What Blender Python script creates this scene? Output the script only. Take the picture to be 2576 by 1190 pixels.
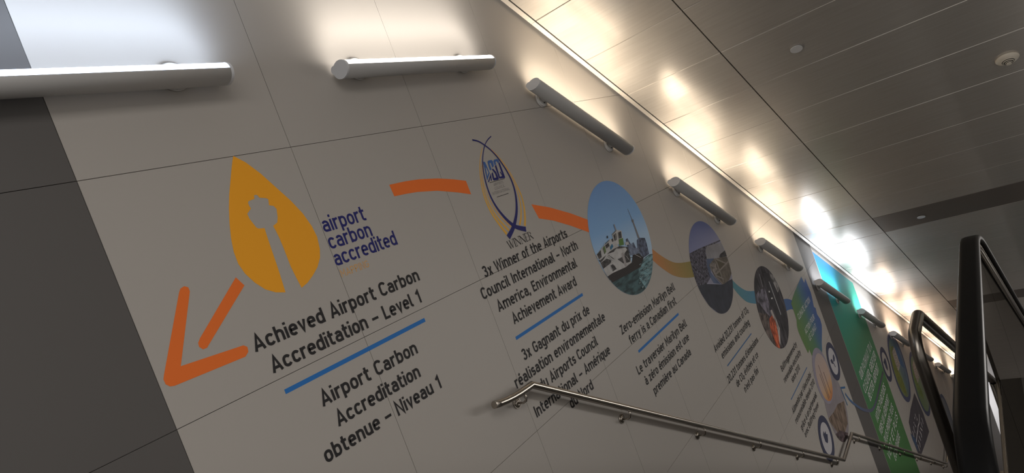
import bpy, bmesh, math, random
from mathutils import Vector, Matrix
from mathutils.geometry import tessellate_polygon
for o_ in list(bpy.data.objects): bpy.data.objects.remove(o_)
scene = bpy.context.scene; col = scene.collection
# ------------------------------------------------------------------ camera, world, large lights, exposure
cam = bpy.data.cameras.new('camera'); cam.sensor_width = 36; cam.lens = 22.1544; cam.clip_start = .02; cam.clip_end = 200
co = bpy.data.objects.new('camera', cam); col.objects.link(co); scene.camera = co
co.matrix_world = Matrix(((0.567987,0.245661,-0.785520,0.000000),(-0.744344,-0.253939,-0.617630,-2.400000),(-0.351202,0.935503,0.038623,1.850000),(0.000000,0.000000,0.000000,1.000000)))
wd_ = bpy.data.worlds.new('world'); scene.world = wd_; wd_.use_nodes = True
wd_.node_tree.nodes['Background'].inputs[0].default_value = (1, .95, .90, 1)
wd_.node_tree.nodes['Background'].inputs[1].default_value = .60
def area(name, loc, rot, sx, sy, power, c):
    l = bpy.data.lights.new(name, 'AREA'); l.shape = 'RECTANGLE'; l.size = sx; l.size_y = sy; l.energy = power; l.color = c
    o = bpy.data.objects.new(name, l); col.objects.link(o); o.location = loc; o.rotation_euler = rot; return o
# unseen fill lights added over the landing, the stair hall and the lower concourse
area('landing_fill', (-1.5, -4.2, 4.36), (0, 0, 0), 5, 3, 170, (1, .95, .91))  # added soft fill for the lower part of the wall
area('stair_hall_fill', (9.5, -5.6, 5.621-.6131*9.5-.05), (0, math.atan(.6131), 0), 6, 1.5, 330, (1, .95, .90))  # added fill out of view, lifts the wall's lower right
area('concourse_fill', (28, 2.5, -8.6), (0, 0, 0), 4, 4, 230, (1, .97, .95))  # added fill that brightens the pale far floor
scene.view_settings.view_transform = 'Standard'; scene.view_settings.look = 'None'; scene.view_settings.gamma = 1
scene.view_settings.exposure = 0; scene.view_settings.use_curve_mapping = False
scene.cycles.max_bounces = 8; scene.cycles.diffuse_bounces = 4; scene.cycles.glossy_bounces = 4; scene.cycles.sample_clamp_indirect = 6

# ------------------------------------------------------------------ outlines of the wall graphics, in wall metres (x along the wall, z up)
NRAIL = 28
T = [["a_en","Achieved Airport Carbon",1.2634,2.2125,1.6866,1.6773],
["a_en","Accreditation – Level 1",1.2998,2.1767,1.5783,1.5729],
["a_fr","Airport Carbon",1.448,2.0294,1.3611,1.3544],
["a_fr","Accreditation",1.4821,1.9925,1.2534,1.2468],
["a_fr","obtenue – Niveau 1",1.3716,2.0975,1.1491,1.1407],
["logo","airport",1.7712,2.0279,2.0583,2.0511],
["logo","carbon",1.7701,2.0296,1.9767,1.9693],
["logo","accredited",1.7649,2.1598,1.8955,1.8898],
["map","MAPPING",1.7711,1.942,1.8408,1.8328],
["b_en","3x Winner of the Airports",2.6841,3.6337,1.545,1.5415],
["b_en","Council International – North",2.6063,3.7054,1.4389,1.4327],
["b_en","America, Environmental",2.6941,3.6184,1.3311,1.3277],
["b_en","Achievement Award",2.7803,3.5347,1.2241,1.217],
["b_fr","3x Gagnant du prix de",2.7493,3.566,1.0077,1.0007],
["b_fr","réalisation environnementale",2.6052,3.7176,0.9019,0.8907],
["b_fr","du Airports Council",2.7958,3.5228,0.7944,0.7845],
["b_fr","International – Amérique",2.6763,3.6314,0.6869,0.6775],
["b_fr","du Nord",3.0046,3.2984,0.581,0.565],
["c_en","Zero-emission Marilyn Bell",3.8525,4.9048,0.7358,0.7226],
["c_en","ferry is a Canadian first",3.9212,4.8391,0.6288,0.6233],
["c_fr","Le traversier Marilyn Bell",3.8745,4.8792,0.4135,0.3987],
["c_fr","à zéro émission est une",3.9272,4.8344,0.3051,0.2941],
["c_fr","première au Canada",3.9935,4.7707,0.197,0.1844],
["d_en","Avoided 20,231 tonnes of CO²",5.2273,6.3154,0.0243,0.0034],
["d_en","emissions and counting",5.3264,6.2283,-0.0812,-0.1052],
["d_fr","20,231 tonnes d'émissions",5.2697,6.2878,-0.3045,-0.3134],
["d_fr","de CO² évitées et ce",5.4185,6.1526,-0.4134,-0.4183],
["d_fr","n'est pas fini",5.5445,6.0145,-0.5276,-0.5304],
["e_en","Bullfrogpowered by",6.6345,7.3849,-0.7939,-0.8177],
["e_en","renewable electricity",6.601,7.4146,-0.9029,-0.9383],
["e_en","since 2010",6.8235,7.2105,-1.0157,-1.0283],
["e_fr","Alimenté par l'électricité",6.524,7.4921,-1.2284,-1.256],
["e_fr","renouvelable depuis 2010",6.5092,7.5307,-1.3406,-1.3561],
["e_fr","grâce à un partenariat",6.5978,7.4451,-1.4738,-1.4736],
["e_fr","avec Bullfrog Power",6.6291,7.3939,-1.5656,-1.5783],
["badge","CLIMATE ACTION",7.7746,8.4711,-0.6207,-0.639],
["badge","ACTION POUR",7.8349,8.4049,-0.8409,-0.8532],
["badge","LE CLIMAT",7.8973,8.3404,-0.9489,-0.9628],
["g_en","OUR PATHWAY TO A",9.5434,10.7868,-2.2351,-2.2437],
["g_en","CLEANER, GREENER",9.4956,10.8463,-2.4181,-2.4448],
["g_en","BETTER AIRPORT",9.6028,10.7396,-2.6015,-2.6065],
["g_fr","NOTRE PARCOURS",9.5891,10.7343,-2.9261,-2.9323],
["g_fr","VERS UN AÉROPORT",9.5326,10.6963,-3.1085,-3.12],
["g_fr","PLUS PROPRE, PLUS",9.6283,10.7818,-3.3002,-3.3021],
["g_fr","VERT ET PLUS",9.5103,10.8598,-3.4897,-3.4892],
["g_fr","ÉCOLOGIQUE",9.8262,10.5644,-3.6762,-3.6681],
["asqn","AIRPORTS",3.0602,3.1625,2.03,2.028],
["asqn","COUNCIL",3.057,3.1642,2.004,2.004],
["asqn","INTERNATIONAL",3.0191,3.1992,1.9778,1.9766],
["win","WINNER",2.9863,3.2564,1.6331,1.63]]
DATA = {
'drop':[[1.4845,2.4703],[1.5277,2.4346],[1.5751,2.3755],[1.6198,2.305],[1.6658,2.2325],[1.6999,2.1645],[1.7198,2.0988],[1.7256,2.0469],[1.7159,1.9918],[1.6995,1.9534],[1.6708,1.919],[1.634,1.8913],[1.5951,1.8686],[1.5583,1.8563],[1.5518,1.9068],[1.5466,1.9567],[1.5471,2.0458],[1.5454,2.0943],[1.5417,2.1295],[1.5388,2.1452],[1.5636,2.1549],[1.5743,2.1764],[1.5842,2.212],[1.5758,2.2277],[1.5568,2.2353],[1.564,2.2612],[1.5557,2.2677],[1.5264,2.2759],[1.5243,2.2845],[1.5184,2.2911],[1.5073,2.2901],[1.5034,2.2754],[1.4752,2.272],[1.4687,2.2647],[1.4694,2.2493],[1.4723,2.2393],[1.4476,2.2216],[1.4489,2.1994],[1.4631,2.1574],[1.4709,2.1507],[1.4975,2.146],[1.4951,2.1143],[1.4917,2.0545],[1.4878,1.9678],[1.4796,1.8622],[1.438,1.8763],[1.3993,1.9026],[1.3674,1.9426],[1.3426,1.9895],[1.3311,2.035],[1.332,2.0862],[1.3423,2.1413],[1.3598,2.2013],[1.3811,2.2611],[1.4039,2.3148],[1.4307,2.3684],[1.4549,2.4168],[1.4743,2.4533]],
'chevron':[[1.076,1.9976],[1.0861,2.0106],[1.1025,2.0146],[1.1143,2.006],[1.1144,1.9902],[0.9869,1.7448],[1.2285,1.7263],[1.2408,1.7146],[1.2372,1.6954],[1.2191,1.6824],[0.943,1.6889],[0.9286,1.6934],[0.9182,1.7064],[0.9176,1.7253],[0.9253,1.7405]],
'shaft':[[1.3009,1.9869],[1.3222,1.9455],[1.1128,1.7833],[1.0961,1.7704],[1.0807,1.7704],[1.071,1.7847],[1.073,1.7996],[1.0861,1.8139]],
'rib1':[[2.2482,2.1947],[2.3662,2.192],[2.4695,2.184],[2.6049,2.1636],[2.728,2.136],[2.8285,2.1075],[2.8291,2.0229],[2.72,2.0575],[2.5693,2.0975],[2.4208,2.1205],[2.3331,2.1272],[2.2531,2.1306]],
'rib2':[[3.3634,1.8435],[3.5484,1.7808],[3.7749,1.6844],[3.9576,1.5938],[4.0169,1.5564],[3.9585,1.4775],[3.9079,1.5091],[3.7192,1.6052],[3.5377,1.6876],[3.3883,1.7387]],
'rib3t':[[4.7285,1.1647],[4.7667,1.1364],[4.879,1.0436],[5.0215,0.9508],[5.1538,0.8985],[5.3757,0.8458],[5.4637,0.8276]],
'rib3b':[[4.6652,1.0914],[4.6969,1.0611],[4.8062,0.9575],[4.9648,0.8395],[5.1638,0.7541],[5.3498,0.7026],[5.4014,0.6901]],
'rib4t':[[6.1409,0.4815],[6.1901,0.4055],[6.2955,0.3032],[6.4608,0.1955],[6.6736,0.1216],[6.7404,0.1038]],
'rib4b':[[6.1072,0.3808],[6.1392,0.3375],[6.2164,0.2363],[6.3553,0.1092],[6.567,0.0121],[6.6433,-0.0103]],
'rib5t':[[7.3954,-0.2409],[7.4851,-0.2571],[7.6344,-0.3029],[7.7543,-0.3611],[7.8168,-0.3985]],
'rib5b':[[7.3718,-0.3821],[7.4578,-0.3935],[7.5682,-0.4183],[7.671,-0.4503],[7.7502,-0.4997]],
'navyA':[[3.0194,2.3367],[3.0715,2.3196],[3.1166,2.2882],[3.1584,2.2492],[3.1944,2.1988],[3.2201,2.1445],[3.2408,2.0848],[3.2501,2.0247],[3.2442,1.9624],[3.2229,1.8999],[3.1876,1.8376],[3.1404,1.786],[3.0879,1.7437],[3.0141,1.7041]],
'navyB':[[3.2106,2.3355],[3.167,2.3191],[3.1259,2.2951],[3.0909,2.2626],[3.0521,2.2142],[3.0235,2.1616],[3.0055,2.1077],[2.9937,2.0429],[2.9924,1.9748],[3.0089,1.904],[3.0422,1.8368],[3.0847,1.7788],[3.1299,1.7415],[3.2115,1.707]],
'goldL':[[3.0865,2.2768],[3.031,2.2175],[2.9846,2.1448],[2.9547,2.0704],[2.9371,1.9943],[2.9388,1.9143],[2.9606,1.8359],[2.9998,1.749],[3.0139,1.7272]],
'goldL2':[[3.0193,2.1724],[2.9855,2.118],[2.9696,2.0676],[2.9528,1.991],[2.9591,1.9097],[2.9887,1.8292],[3.0446,1.741]],
'goldL3':[[3.0329,2.1903],[2.9785,2.0792],[2.9714,2.0139],[2.9818,1.9248],[3.0136,1.8436],[3.0767,1.7568]],
'goldR':[[3.1641,2.2553],[3.213,2.1924],[3.2461,2.131],[3.2717,2.0595],[3.285,1.9861],[3.2928,1.9206],[3.2778,1.8455],[3.2451,1.775],[3.2139,1.7296]],
'goldR2':[[3.2155,2.178],[3.2447,2.1137],[3.2617,2.0472],[3.2684,1.9823],[3.2638,1.9124],[3.2424,1.8463],[3.2037,1.7848],[3.1667,1.7483]],
'ruleA':[[3.0321,2.0571],[3.1896,2.0552]],
'ruleB':[[3.0487,1.9594],[3.1721,1.9594]],
'asqL1':[[3.0427,2.1911],[3.0601,2.1882],[3.0656,2.1138],[3.0235,2.0796],[3.0159,2.0741]],
'asqL1h':[[3.0455,2.1523],[3.0498,2.1522],[3.055,2.1192],[3.0306,2.0991]],
'asqL2':[[3.0769,2.1329],[3.0841,2.1843],[3.0974,2.191],[3.1299,2.1893],[3.1369,2.1793],[3.1298,2.1486],[3.1098,2.1413],[3.1117,2.1728],[3.098,2.1733],[3.0965,2.133],[3.0801,2.1288]],
'asqL3':[[3.1405,2.1503],[3.142,2.1785],[3.1536,2.1866],[3.1882,2.1872],[3.1958,2.1806],[3.1974,2.166],[3.1778,2.1602],[3.1742,2.1733],[3.1592,2.1721],[3.1583,2.1563]],
'asqD1':[[3.0158,2.0619],[3.0747,2.1104],[3.0594,2.0659],[3.05,2.0642],[3.0547,2.0878],[3.0318,2.0641]],
'asqD2':[[3.099,2.1326],[3.112,2.1356],[3.1302,2.1095],[3.1318,2.0648],[3.1229,2.0593],[3.0794,2.0621],[3.0731,2.0703],[3.0813,2.1075],[3.0971,2.1153],[3.0914,2.0775],[3.1126,2.0754],[3.1142,2.1017]],
'asqD3':[[3.1386,2.1471],[3.1563,2.153],[3.1489,2.0741],[3.1752,2.0747],[3.1664,2.1031],[3.1736,2.1054],[3.1801,2.0827],[3.183,2.1593],[3.1985,2.164],[3.1985,2.0794],[3.1982,2.0597],[3.1831,2.0589],[3.1421,2.0629],[3.1347,2.0696]],
'councilbox':[[3.0581,2.0311],[3.1619,2.0288],[3.0565,2.0051],[3.1639,2.0034],[3.0182,1.978],[3.1966,1.9753]],
'winner':[[2.9867,1.6338],[3.2546,1.6295],[2.9709,1.6842]],
'F_water':[[3.9198,1.1195],[3.9856,1.1024],[4.2004,1.0942],[4.4337,1.0756],[4.547,1.1105],[4.6713,1.1163],[4.7679,1.0981],[4.5949,0.9008],[4.2918,0.8699],[4.1232,0.9281],[3.9941,1.0446]],
'F_waterlight':[[4.4246,1.0648],[4.5492,1.1006],[4.6681,1.1125],[4.743,1.0957],[4.6275,0.9839],[4.5093,0.9285],[4.4226,0.9021],[4.3767,1.0075]],
'F_hull':[[3.9221,1.1563],[4.0279,1.1567],[4.2361,1.1384],[4.3518,1.1409],[4.4096,1.1869],[4.5146,1.1723],[4.5615,1.1201],[4.4603,1.0703],[4.2101,1.0824],[3.9804,1.0956]],
'F_deckwhite':[[3.9031,1.2662],[3.9726,1.279],[4.032,1.2998],[4.1485,1.288],[4.1954,1.3008],[4.3426,1.2704],[4.357,1.2154],[4.3469,1.1423],[4.235,1.137],[4.0263,1.1546],[3.9291,1.1541],[3.9234,1.2143]],
'F_deckopen1':[[3.9126,1.2675],[4.0108,1.272],[4.0751,1.2404],[4.0372,1.2261],[3.919,1.2198]],
'F_deckopen2':[[4.0265,1.2123],[4.0708,1.2117],[4.0978,1.165],[4.0333,1.1635]],
'F_deckopen3':[[4.1623,1.2234],[4.2345,1.2197],[4.3676,1.2527],[4.3545,1.1759],[4.326,1.153],[4.2235,1.1703]],
'F_person1':[[4.2436,1.2478],[4.2758,1.2475],[4.2735,1.204],[4.2585,1.1422],[4.2284,1.1408],[4.2328,1.1939]],
'F_upper':[[3.8904,1.3321],[4.0205,1.3648],[4.1624,1.3879],[4.2321,1.3475],[4.2385,1.3081],[4.0992,1.3062],[3.9212,1.2858],[3.8942,1.3103]],
'F_upwin1':[[3.9051,1.3362],[3.9747,1.3498],[3.9549,1.301],[3.9098,1.2975]],
'F_upwin2':[[4.0601,1.3641],[4.1178,1.3697],[4.1191,1.3436],[4.0586,1.339]],
'F_upwin3':[[4.1747,1.3803],[4.2,1.3823],[4.1982,1.361],[4.1744,1.3587]],
'F_wheel':[[4.2104,1.4144],[4.2983,1.4269],[4.3706,1.4023],[4.3299,1.3078],[4.2507,1.3188],[4.193,1.345]],
'F_whwin':[[4.3043,1.4033],[4.3578,1.3984],[4.3337,1.3513],[4.2806,1.3565]],
'F_whwin2':[[4.2246,1.402],[4.2747,1.4065],[4.2484,1.3563],[4.2119,1.3573]],
'F_green1':[[4.2777,1.3528],[4.3485,1.3456],[4.3274,1.2951],[4.2557,1.306]],
'F_green2':[[4.0163,1.3592],[4.0488,1.363],[4.0382,1.3192],[4.0034,1.308]],
'F_blue1':[[4.1109,1.333],[4.16,1.3496],[4.1657,1.3264],[4.112,1.3112]],
'F_box':[[4.3537,1.3085],[4.4064,1.3005],[4.4065,1.2762],[4.35,1.2845]],
'F_funnel':[[4.1239,1.4196],[4.1416,1.4193],[4.1354,1.402],[4.1169,1.4035]],
'F_mast':[[4.2849,1.4744],[4.297,1.4732],[4.2952,1.4277],[4.2809,1.4287]],
'F_sky1':[[4.3891,1.3231],[4.4229,1.3258],[4.4383,1.2783],[4.4146,1.2126],[4.357,1.2154]],
'F_sky2':[[4.4699,1.2725],[4.4947,1.2703],[4.5033,1.2011],[4.4496,1.1935],[4.4431,1.2226]],
'F_sky3':[[4.5562,1.2721],[4.6058,1.2811],[4.7013,1.254],[4.7007,1.207],[4.6746,1.1201],[4.5649,1.1191],[4.5411,1.1537],[4.5222,1.2188]],
'F_sky4':[[4.516,1.2113],[4.536,1.2104],[4.5388,1.1635],[4.505,1.1732]],
'F_gap':[[3.8978,1.2927],[3.9223,1.2871],[4.1003,1.3076],[4.2396,1.3095],[4.384,1.2608],[4.3617,1.2455],[4.1954,1.3008],[4.1474,1.2865],[4.0304,1.2977],[3.9239,1.26]],
'F_sky5':[[4.4044,1.2785],[4.4548,1.2738],[4.4657,1.2254],[4.5307,1.2164],[4.5411,1.1537],[4.4895,1.1547],[4.3723,1.1976]],
'F_shaft':[[4.5943,1.4213],[4.6146,1.4182],[4.6167,1.2764],[4.5859,1.2827]],
'F_pod':[[4.5897,1.4409],[4.6234,1.4365],[4.6168,1.4158],[4.5842,1.4191]],
'F_ant':[[4.5909,1.533],[4.5967,1.5326],[4.6082,1.4383],[4.5983,1.4388]],
'F_lines':[[3.9,1.3293],[4.011,1.3523],[3.8993,1.3171],[4.0115,1.3369],[3.9044,1.2725],[4.0393,1.2977],[3.9144,1.2587],[4.0331,1.2782],[4.0385,1.2852],[4.0898,1.2361],[4.0511,1.29],[4.11,1.2387],[4.0699,1.2914],[4.0517,1.2217],[3.9588,1.34],[3.9397,1.3012],[4.037,1.3636],[4.158,1.3822],[4.011,1.3523],[4.0089,1.3106],[4.115,1.3731],[4.1145,1.3423],[4.0858,1.3699],[4.0844,1.3403],[4.1501,1.3134],[4.2362,1.3052],[4.2183,1.2944],[4.3524,1.2704],[4.2803,1.2771],[4.279,1.2156],[4.3676,1.2527],[4.3615,1.1918],[4.2947,1.2111],[4.3188,1.1685],[4.1698,1.2211],[4.2316,1.2162],[4.0265,1.2123],[4.0314,1.1726],[4.0801,1.2004],[4.0877,1.1638],[4.3043,1.4033],[4.2806,1.3565],[4.337,1.4038],[4.3115,1.3571],[4.2534,1.4032],[4.2301,1.3568],[4.2106,1.41],[4.2923,1.424],[4.0413,1.3693],[4.0665,1.3862],[4.0612,1.3723],[4.1363,1.3845],[4.4323,1.1849],[4.5139,1.1339],[4.2931,1.185],[4.3846,1.1761],[4.4309,1.0112],[4.464,1.0109],[4.4935,0.9713],[4.5169,0.971],[4.338,0.9695],[4.3666,0.9691],[4.3571,0.9249],[4.3928,0.9242],[4.568,0.985],[4.612,0.9845],[4.3983,0.9994],[4.4476,0.9989],[4.4575,0.9543],[4.5011,0.9536],[4.3609,0.9813],[4.4005,0.9808],[4.5292,1.1079],[4.5805,1.1083],[4.4507,0.962],[4.5012,0.9612],[4.4675,0.9067],[4.5019,0.9058],[4.5658,0.9937],[4.6202,0.9931],[4.6425,1.0577],[4.6695,1.0577],[4.3585,0.9318],[4.393,0.9311],[4.5529,1.0336],[4.5921,1.0334],[4.4935,1.0393],[4.5346,1.0392],[4.4433,0.9188],[4.4871,0.9178],[4.5234,0.9043],[4.579,0.903],[4.586,1.0581],[4.638,1.0581],[4.5229,0.8925],[4.5638,0.8914],[4.5869,1.0457],[4.638,1.0456],[4.5443,1.0402],[4.568,1.0401],[4.4853,0.8838],[4.5094,0.8831],[4.5716,1.0004],[4.5985,1.0002],[4.4058,0.9642],[4.4554,0.9635],[4.3799,1.0101],[4.4018,1.01],[4.5675,1.0216],[4.6199,1.0213],[4.5942,0.9696],[4.6512,0.9688],[4.5233,1.0983],[4.5653,1.0985],[4.4451,1.0919],[4.4796,1.0921],[4.5741,1.0634],[4.5972,1.0634],[4.6026,1.0152],[4.6584,1.0148],[4.5979,1.0005],[4.636,1.0002],[4.4729,0.9734],[4.5142,0.9728],[4.4851,0.9754],[4.5382,0.9747],[4.5056,1.0157],[4.5515,1.0154],[4.4708,1.0586],[4.525,1.0586],[4.489,0.9919],[4.5105,0.9916],[4.4617,0.9927],[4.4833,0.9925],[4.4949,0.9693],[4.5181,0.9689],[4.5251,1.0009],[4.5699,1.0005],[4.4279,0.9723],[4.4733,0.9716],[4.6343,1.0213],[4.6727,1.0211],[4.5424,1.032],[4.5765,1.0319],[4.4752,1.0405],[4.5164,1.0404]],
'K_00':[[12.1569,-4.0781],[12.1222,-4.1069]],
'K_01':[[12.039,-4.0801],[11.9944,-4.0956]],
'K_02':[[12.1422,-4.1249],[12.1492,-4.1454]],
'K_03':[[12.1916,-4.1811],[12.1312,-4.1928]],
'K_04':[[11.8457,-4.0763],[11.8186,-4.0926]],
'K_05':[[11.8474,-4.1189],[11.8631,-4.1802]],
'K_06':[[11.7071,-4.0836],[11.6685,-4.1234],[11.6488,-4.1803]],
'K_07':[[11.5277,-4.0789],[11.5042,-4.1257],[11.4766,-4.1627]],
'K_08':[[12.5554,-4.3589],[12.5564,-4.4152],[12.5073,-4.4575]],
'K_09':[[12.3759,-4.346],[12.3618,-4.4489]],
'K_10':[[12.1768,-4.3599],[12.2561,-4.4561]],
'K_11':[[12.0432,-4.3514],[12.0793,-4.4322],[12.0233,-4.4639]],
'K_12':[[11.8549,-4.343],[11.8775,-4.4465]],
'K_13':[[11.6963,-4.3408],[11.7201,-4.4214],[11.6618,-4.4533]],
'K_14':[[11.5554,-4.3463],[11.5367,-4.455]],
'K_line':[[12.4631,-4.2406],[12.3606,-4.2752],[12.2249,-4.2915],[12.0505,-4.2629],[11.9281,-4.2753],[11.7636,-4.264],[11.6607,-4.269],[11.5121,-4.2707]],
'A_city':[[5.4124,0.9101],[5.6287,0.8938],[5.8157,0.874],[6.2465,0.8242],[6.2434,0.8132],[6.044,0.8303],[5.8534,0.8589],[5.7989,0.8322],[5.8252,0.8061],[5.7451,0.7549],[5.7007,0.6667],[5.7066,0.5911],[5.5604,0.5651],[5.4069,0.5886],[5.3334,0.6129],[5.3511,0.739],[5.3871,0.8601]],
'A_bay':[[5.7989,0.8322],[5.8557,0.8611],[6.0455,0.8318],[6.2515,0.7933],[6.2525,0.7043],[6.2448,0.6375],[5.9217,0.7029],[5.7807,0.7072],[5.7552,0.7519]],
'A_channel':[[5.7524,0.7619],[5.9333,0.7137],[5.7822,0.6881],[5.7433,0.6258],[5.7973,0.5483],[5.8731,0.4628],[5.7158,0.5235],[5.6893,0.5874],[5.696,0.6773]],
'A_island':[[5.931,0.7116],[6.2605,0.6379],[6.2625,0.5632],[6.2283,0.465],[6.117,0.4297],[5.9752,0.437],[5.901,0.4489],[5.7983,0.562],[5.7627,0.6569],[5.7577,0.6955]],
'A_apron':[[5.7757,0.6947],[5.9178,0.6993],[5.92,0.5708],[5.8132,0.5759],[5.7655,0.6467]],
'A_trees':[[6.0599,0.6912],[6.1106,0.7055],[6.2729,0.7035],[6.263,0.6401],[6.08,0.6776]],
'A_deep':[[5.3492,0.6165],[5.5507,0.5682],[5.8904,0.4524],[6.1523,0.4204],[6.2837,0.3981],[6.0378,0.1869],[5.6468,0.2063],[5.4415,0.3898],[5.3524,0.5714]],
'A_g1':[[5.9717,0.6787],[6.1487,0.5923],[5.9755,0.5822]],
'A_g2':[[5.8236,0.5727],[5.9521,0.5608],[5.9453,0.5153],[5.874,0.5285]],
'A_run0':[[5.9401,0.707],[5.9562,0.4595]],
'A_run1':[[5.9615,0.7007],[6.1983,0.5745]],
'A_run2':[[6.2492,0.5869],[5.8117,0.5746]],
'A_run3':[[5.8057,0.569],[5.9154,0.4489]],
'A_run4':[[5.8117,0.5746],[5.9796,0.4806]],
'A_run5':[[5.9596,0.6727],[5.9561,0.5119]],
'R_mid':[[6.8213,0.0841],[7.0102,0.0432],[6.9758,-0.1695],[6.8959,-0.2744],[6.811,-0.1986],[6.6505,0.0118],[6.6911,0.0735]],
'R_darkband':[[7.1195,0.1887],[7.2996,0.1326],[7.4258,-0.3305],[7.2975,-0.5641],[7.1733,-0.631],[7.1828,-0.4966],[7.053,-0.333],[7.0553,-0.0169]],
'R_edge':[[7.3414,0.1311],[7.4414,0.0412],[7.4837,-0.126],[7.3331,-0.134],[7.2638,-0.0064]],
'R_orange':[[6.8109,-0.2537],[6.9264,-0.2522],[6.9683,-0.3463],[6.9104,-0.4808],[6.8121,-0.6023],[6.7297,-0.5626],[6.7386,-0.4347],[6.7398,-0.3365]],
'R_white1':[[6.9349,-0.1995],[6.9878,-0.2075],[7.0136,-0.3296],[7.0251,-0.447],[6.8392,-0.608],[6.846,-0.5663],[6.9432,-0.4265],[6.9179,-0.3049]],
'R_streak':[[7.2015,0.06],[7.2256,0.0522],[7.229,-0.3525],[7.2031,-0.3545]],
'R_streak2':[[6.9874,0.2188],[7.0066,0.215],[6.9634,0.07],[6.9464,0.0756]],
'R_spot':[[7.0891,-0.1021],[7.1385,-0.1135],[7.1374,-0.1302],[7.0879,-0.1187]],
'R_spot2':[[7.087,-0.0186],[7.1264,-0.0273],[7.1232,-0.0455],[7.0818,-0.035]],
'R_low':[[6.5632,-0.086],[6.811,-0.1986],[6.7355,-0.3458],[6.7222,-0.5376],[6.6104,-0.4376],[6.5359,-0.2255]],
'badge':[[8.4617,-0.2785],[8.4956,-0.3784],[8.6019,-0.3467],[8.6068,-0.4477],[8.6277,-0.5543],[8.5925,-0.6418],[8.5385,-0.7287],[8.5967,-0.7695],[8.5639,-0.8438],[8.6205,-0.9313],[8.5995,-1.01],[8.5011,-1.0713],[8.3273,-1.1591],[8.1955,-1.2493],[8.122,-1.1646],[8.0256,-1.1055],[7.8699,-1.0969],[7.7751,-1.1002],[7.7716,-1.0679],[7.7548,-1.0092],[7.6729,-1.0239],[7.6437,-0.9229],[7.617,-0.8212],[7.6015,-0.7064],[7.6237,-0.6486],[7.6844,-0.5929],[7.6962,-0.5244],[7.7006,-0.4471],[7.7003,-0.3863],[7.8048,-0.3618],[7.9853,-0.3308],[8.2159,-0.3065]],
'c1':[4.3504,1.3541,0.4597],
'c2':[5.8118,0.6622,0.4582],
'c3':[7.0274,-0.1876,0.468],
'ring1':[8.5329,-1.4985,0.2505],
'ring1i':[8.5446,-1.5011,0.1748],
'ring2':[7.2475,-1.9062,0.2558],
'ring2i':[7.2493,-1.9018,0.173],
'lilac':[7.9138,-1.4216,0.3325],
'peach':[7.9331,-1.4505,0.318],
'grassd':[8.0082,-1.8674,0.4418],
'ring3':[11.3164,-2.757,0.2887],
'ring3i':[11.3121,-2.7655,0.2089],
'e1':[12.2165,-3.1975,0.6161],
'e2':[13.482,-4.1038,0.6181],
'e3':[15.0569,-5.6679,0.5333],
'leafa':[[8.4993,-1.4786],[8.6578,-1.4624],[8.5919,-1.4956],[8.583,-1.53],[8.4961,-1.5227]],
'sprout1':[[8.4236,-1.4414],[8.4955,-1.4467],[8.5219,-1.4884],[8.5051,-1.5266],[8.4369,-1.4893]],
'sprout2':[[8.6034,-1.447],[8.6571,-1.4499],[8.6489,-1.4971],[8.5994,-1.5218],[8.5326,-1.5127],[8.5508,-1.478]],
'sprout3':[[8.5032,-1.5106],[8.5303,-1.5224],[8.552,-1.5882],[8.5273,-1.5835]],
'maple':[[7.2425,-1.812],[7.2461,-1.8475],[7.3048,-1.8422],[7.2889,-1.877],[7.335,-1.9016],[7.2763,-1.9513],[7.2378,-1.9641],[7.1989,-1.9361],[7.1767,-1.9107],[7.1753,-1.8632],[7.1815,-1.8265]],
'ravenA':[[11.3166,-2.6646],[11.3979,-2.6737],[11.407,-2.7292],[11.3504,-2.828],[11.2836,-2.8599],[11.2286,-2.7845],[11.2333,-2.7255],[11.1806,-2.6619],[11.2458,-2.6698]],
'diamond':[[12.6953,-3.9301],[12.7445,-4.0609],[12.8431,-4.4062],[12.7935,-4.7596],[12.3224,-4.6806],[11.4823,-4.5159],[11.3536,-4.4006],[11.3342,-4.1455],[11.4759,-3.8899],[11.9225,-3.8792]],
'bluepatch':[[11.3201,-4.004],[11.5541,-4.2398],[11.4096,-4.4073],[11.3179,-4.1489]],
'drop1':[[12.3599,-2.8641],[12.3769,-2.9596],[12.3729,-3.1016],[12.3487,-3.2239],[12.021,-3.2101],[12.0187,-3.0578],[12.0646,-2.8614]],
'drop2':[[13.617,-3.6827],[13.6608,-3.9069],[13.6408,-4.0308],[13.298,-4.0172],[13.2661,-3.8492],[13.3608,-3.6787]],
'gold1':[[12.1094,-2.7718],[12.3398,-2.8448],[12.043,-2.8523],[12.0035,-3.062],[12.021,-3.2101],[12.1127,-3.3708],[12.0971,-3.5596],[12.074,-3.6575],[11.8626,-3.5244],[11.7403,-3.2541],[11.7628,-2.978]],
'blueh1':[[12.3769,-2.8656],[12.5957,-2.9949],[12.6372,-3.2712],[12.6401,-3.4304],[12.4143,-3.2637],[12.3647,-3.2198]],
'green2':[[13.2626,-3.6827],[13.2661,-3.8492],[13.298,-4.0172],[13.413,-4.2254],[13.3282,-4.375],[13.1004,-4.1476],[13.088,-3.8851]],
'ovA1':[[7.8755,-1.2662],[7.8917,-1.269],[7.8703,-1.6993],[7.8515,-1.6931]],
'ovA2':[[7.8064,-1.3563],[7.825,-1.3619],[7.8291,-1.7008],[7.8105,-1.6946]],
'ovA3':[[7.9749,-1.4033],[7.9941,-1.409],[7.9885,-1.6984],[7.9693,-1.6922]],
'ovO':[[7.6457,-1.4652],[7.7556,-1.5027],[7.8504,-1.6897],[8.0798,-1.7127],[7.9274,-1.77],[7.7575,-1.7184],[7.6531,-1.6364],[7.6263,-1.5536]],
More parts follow.
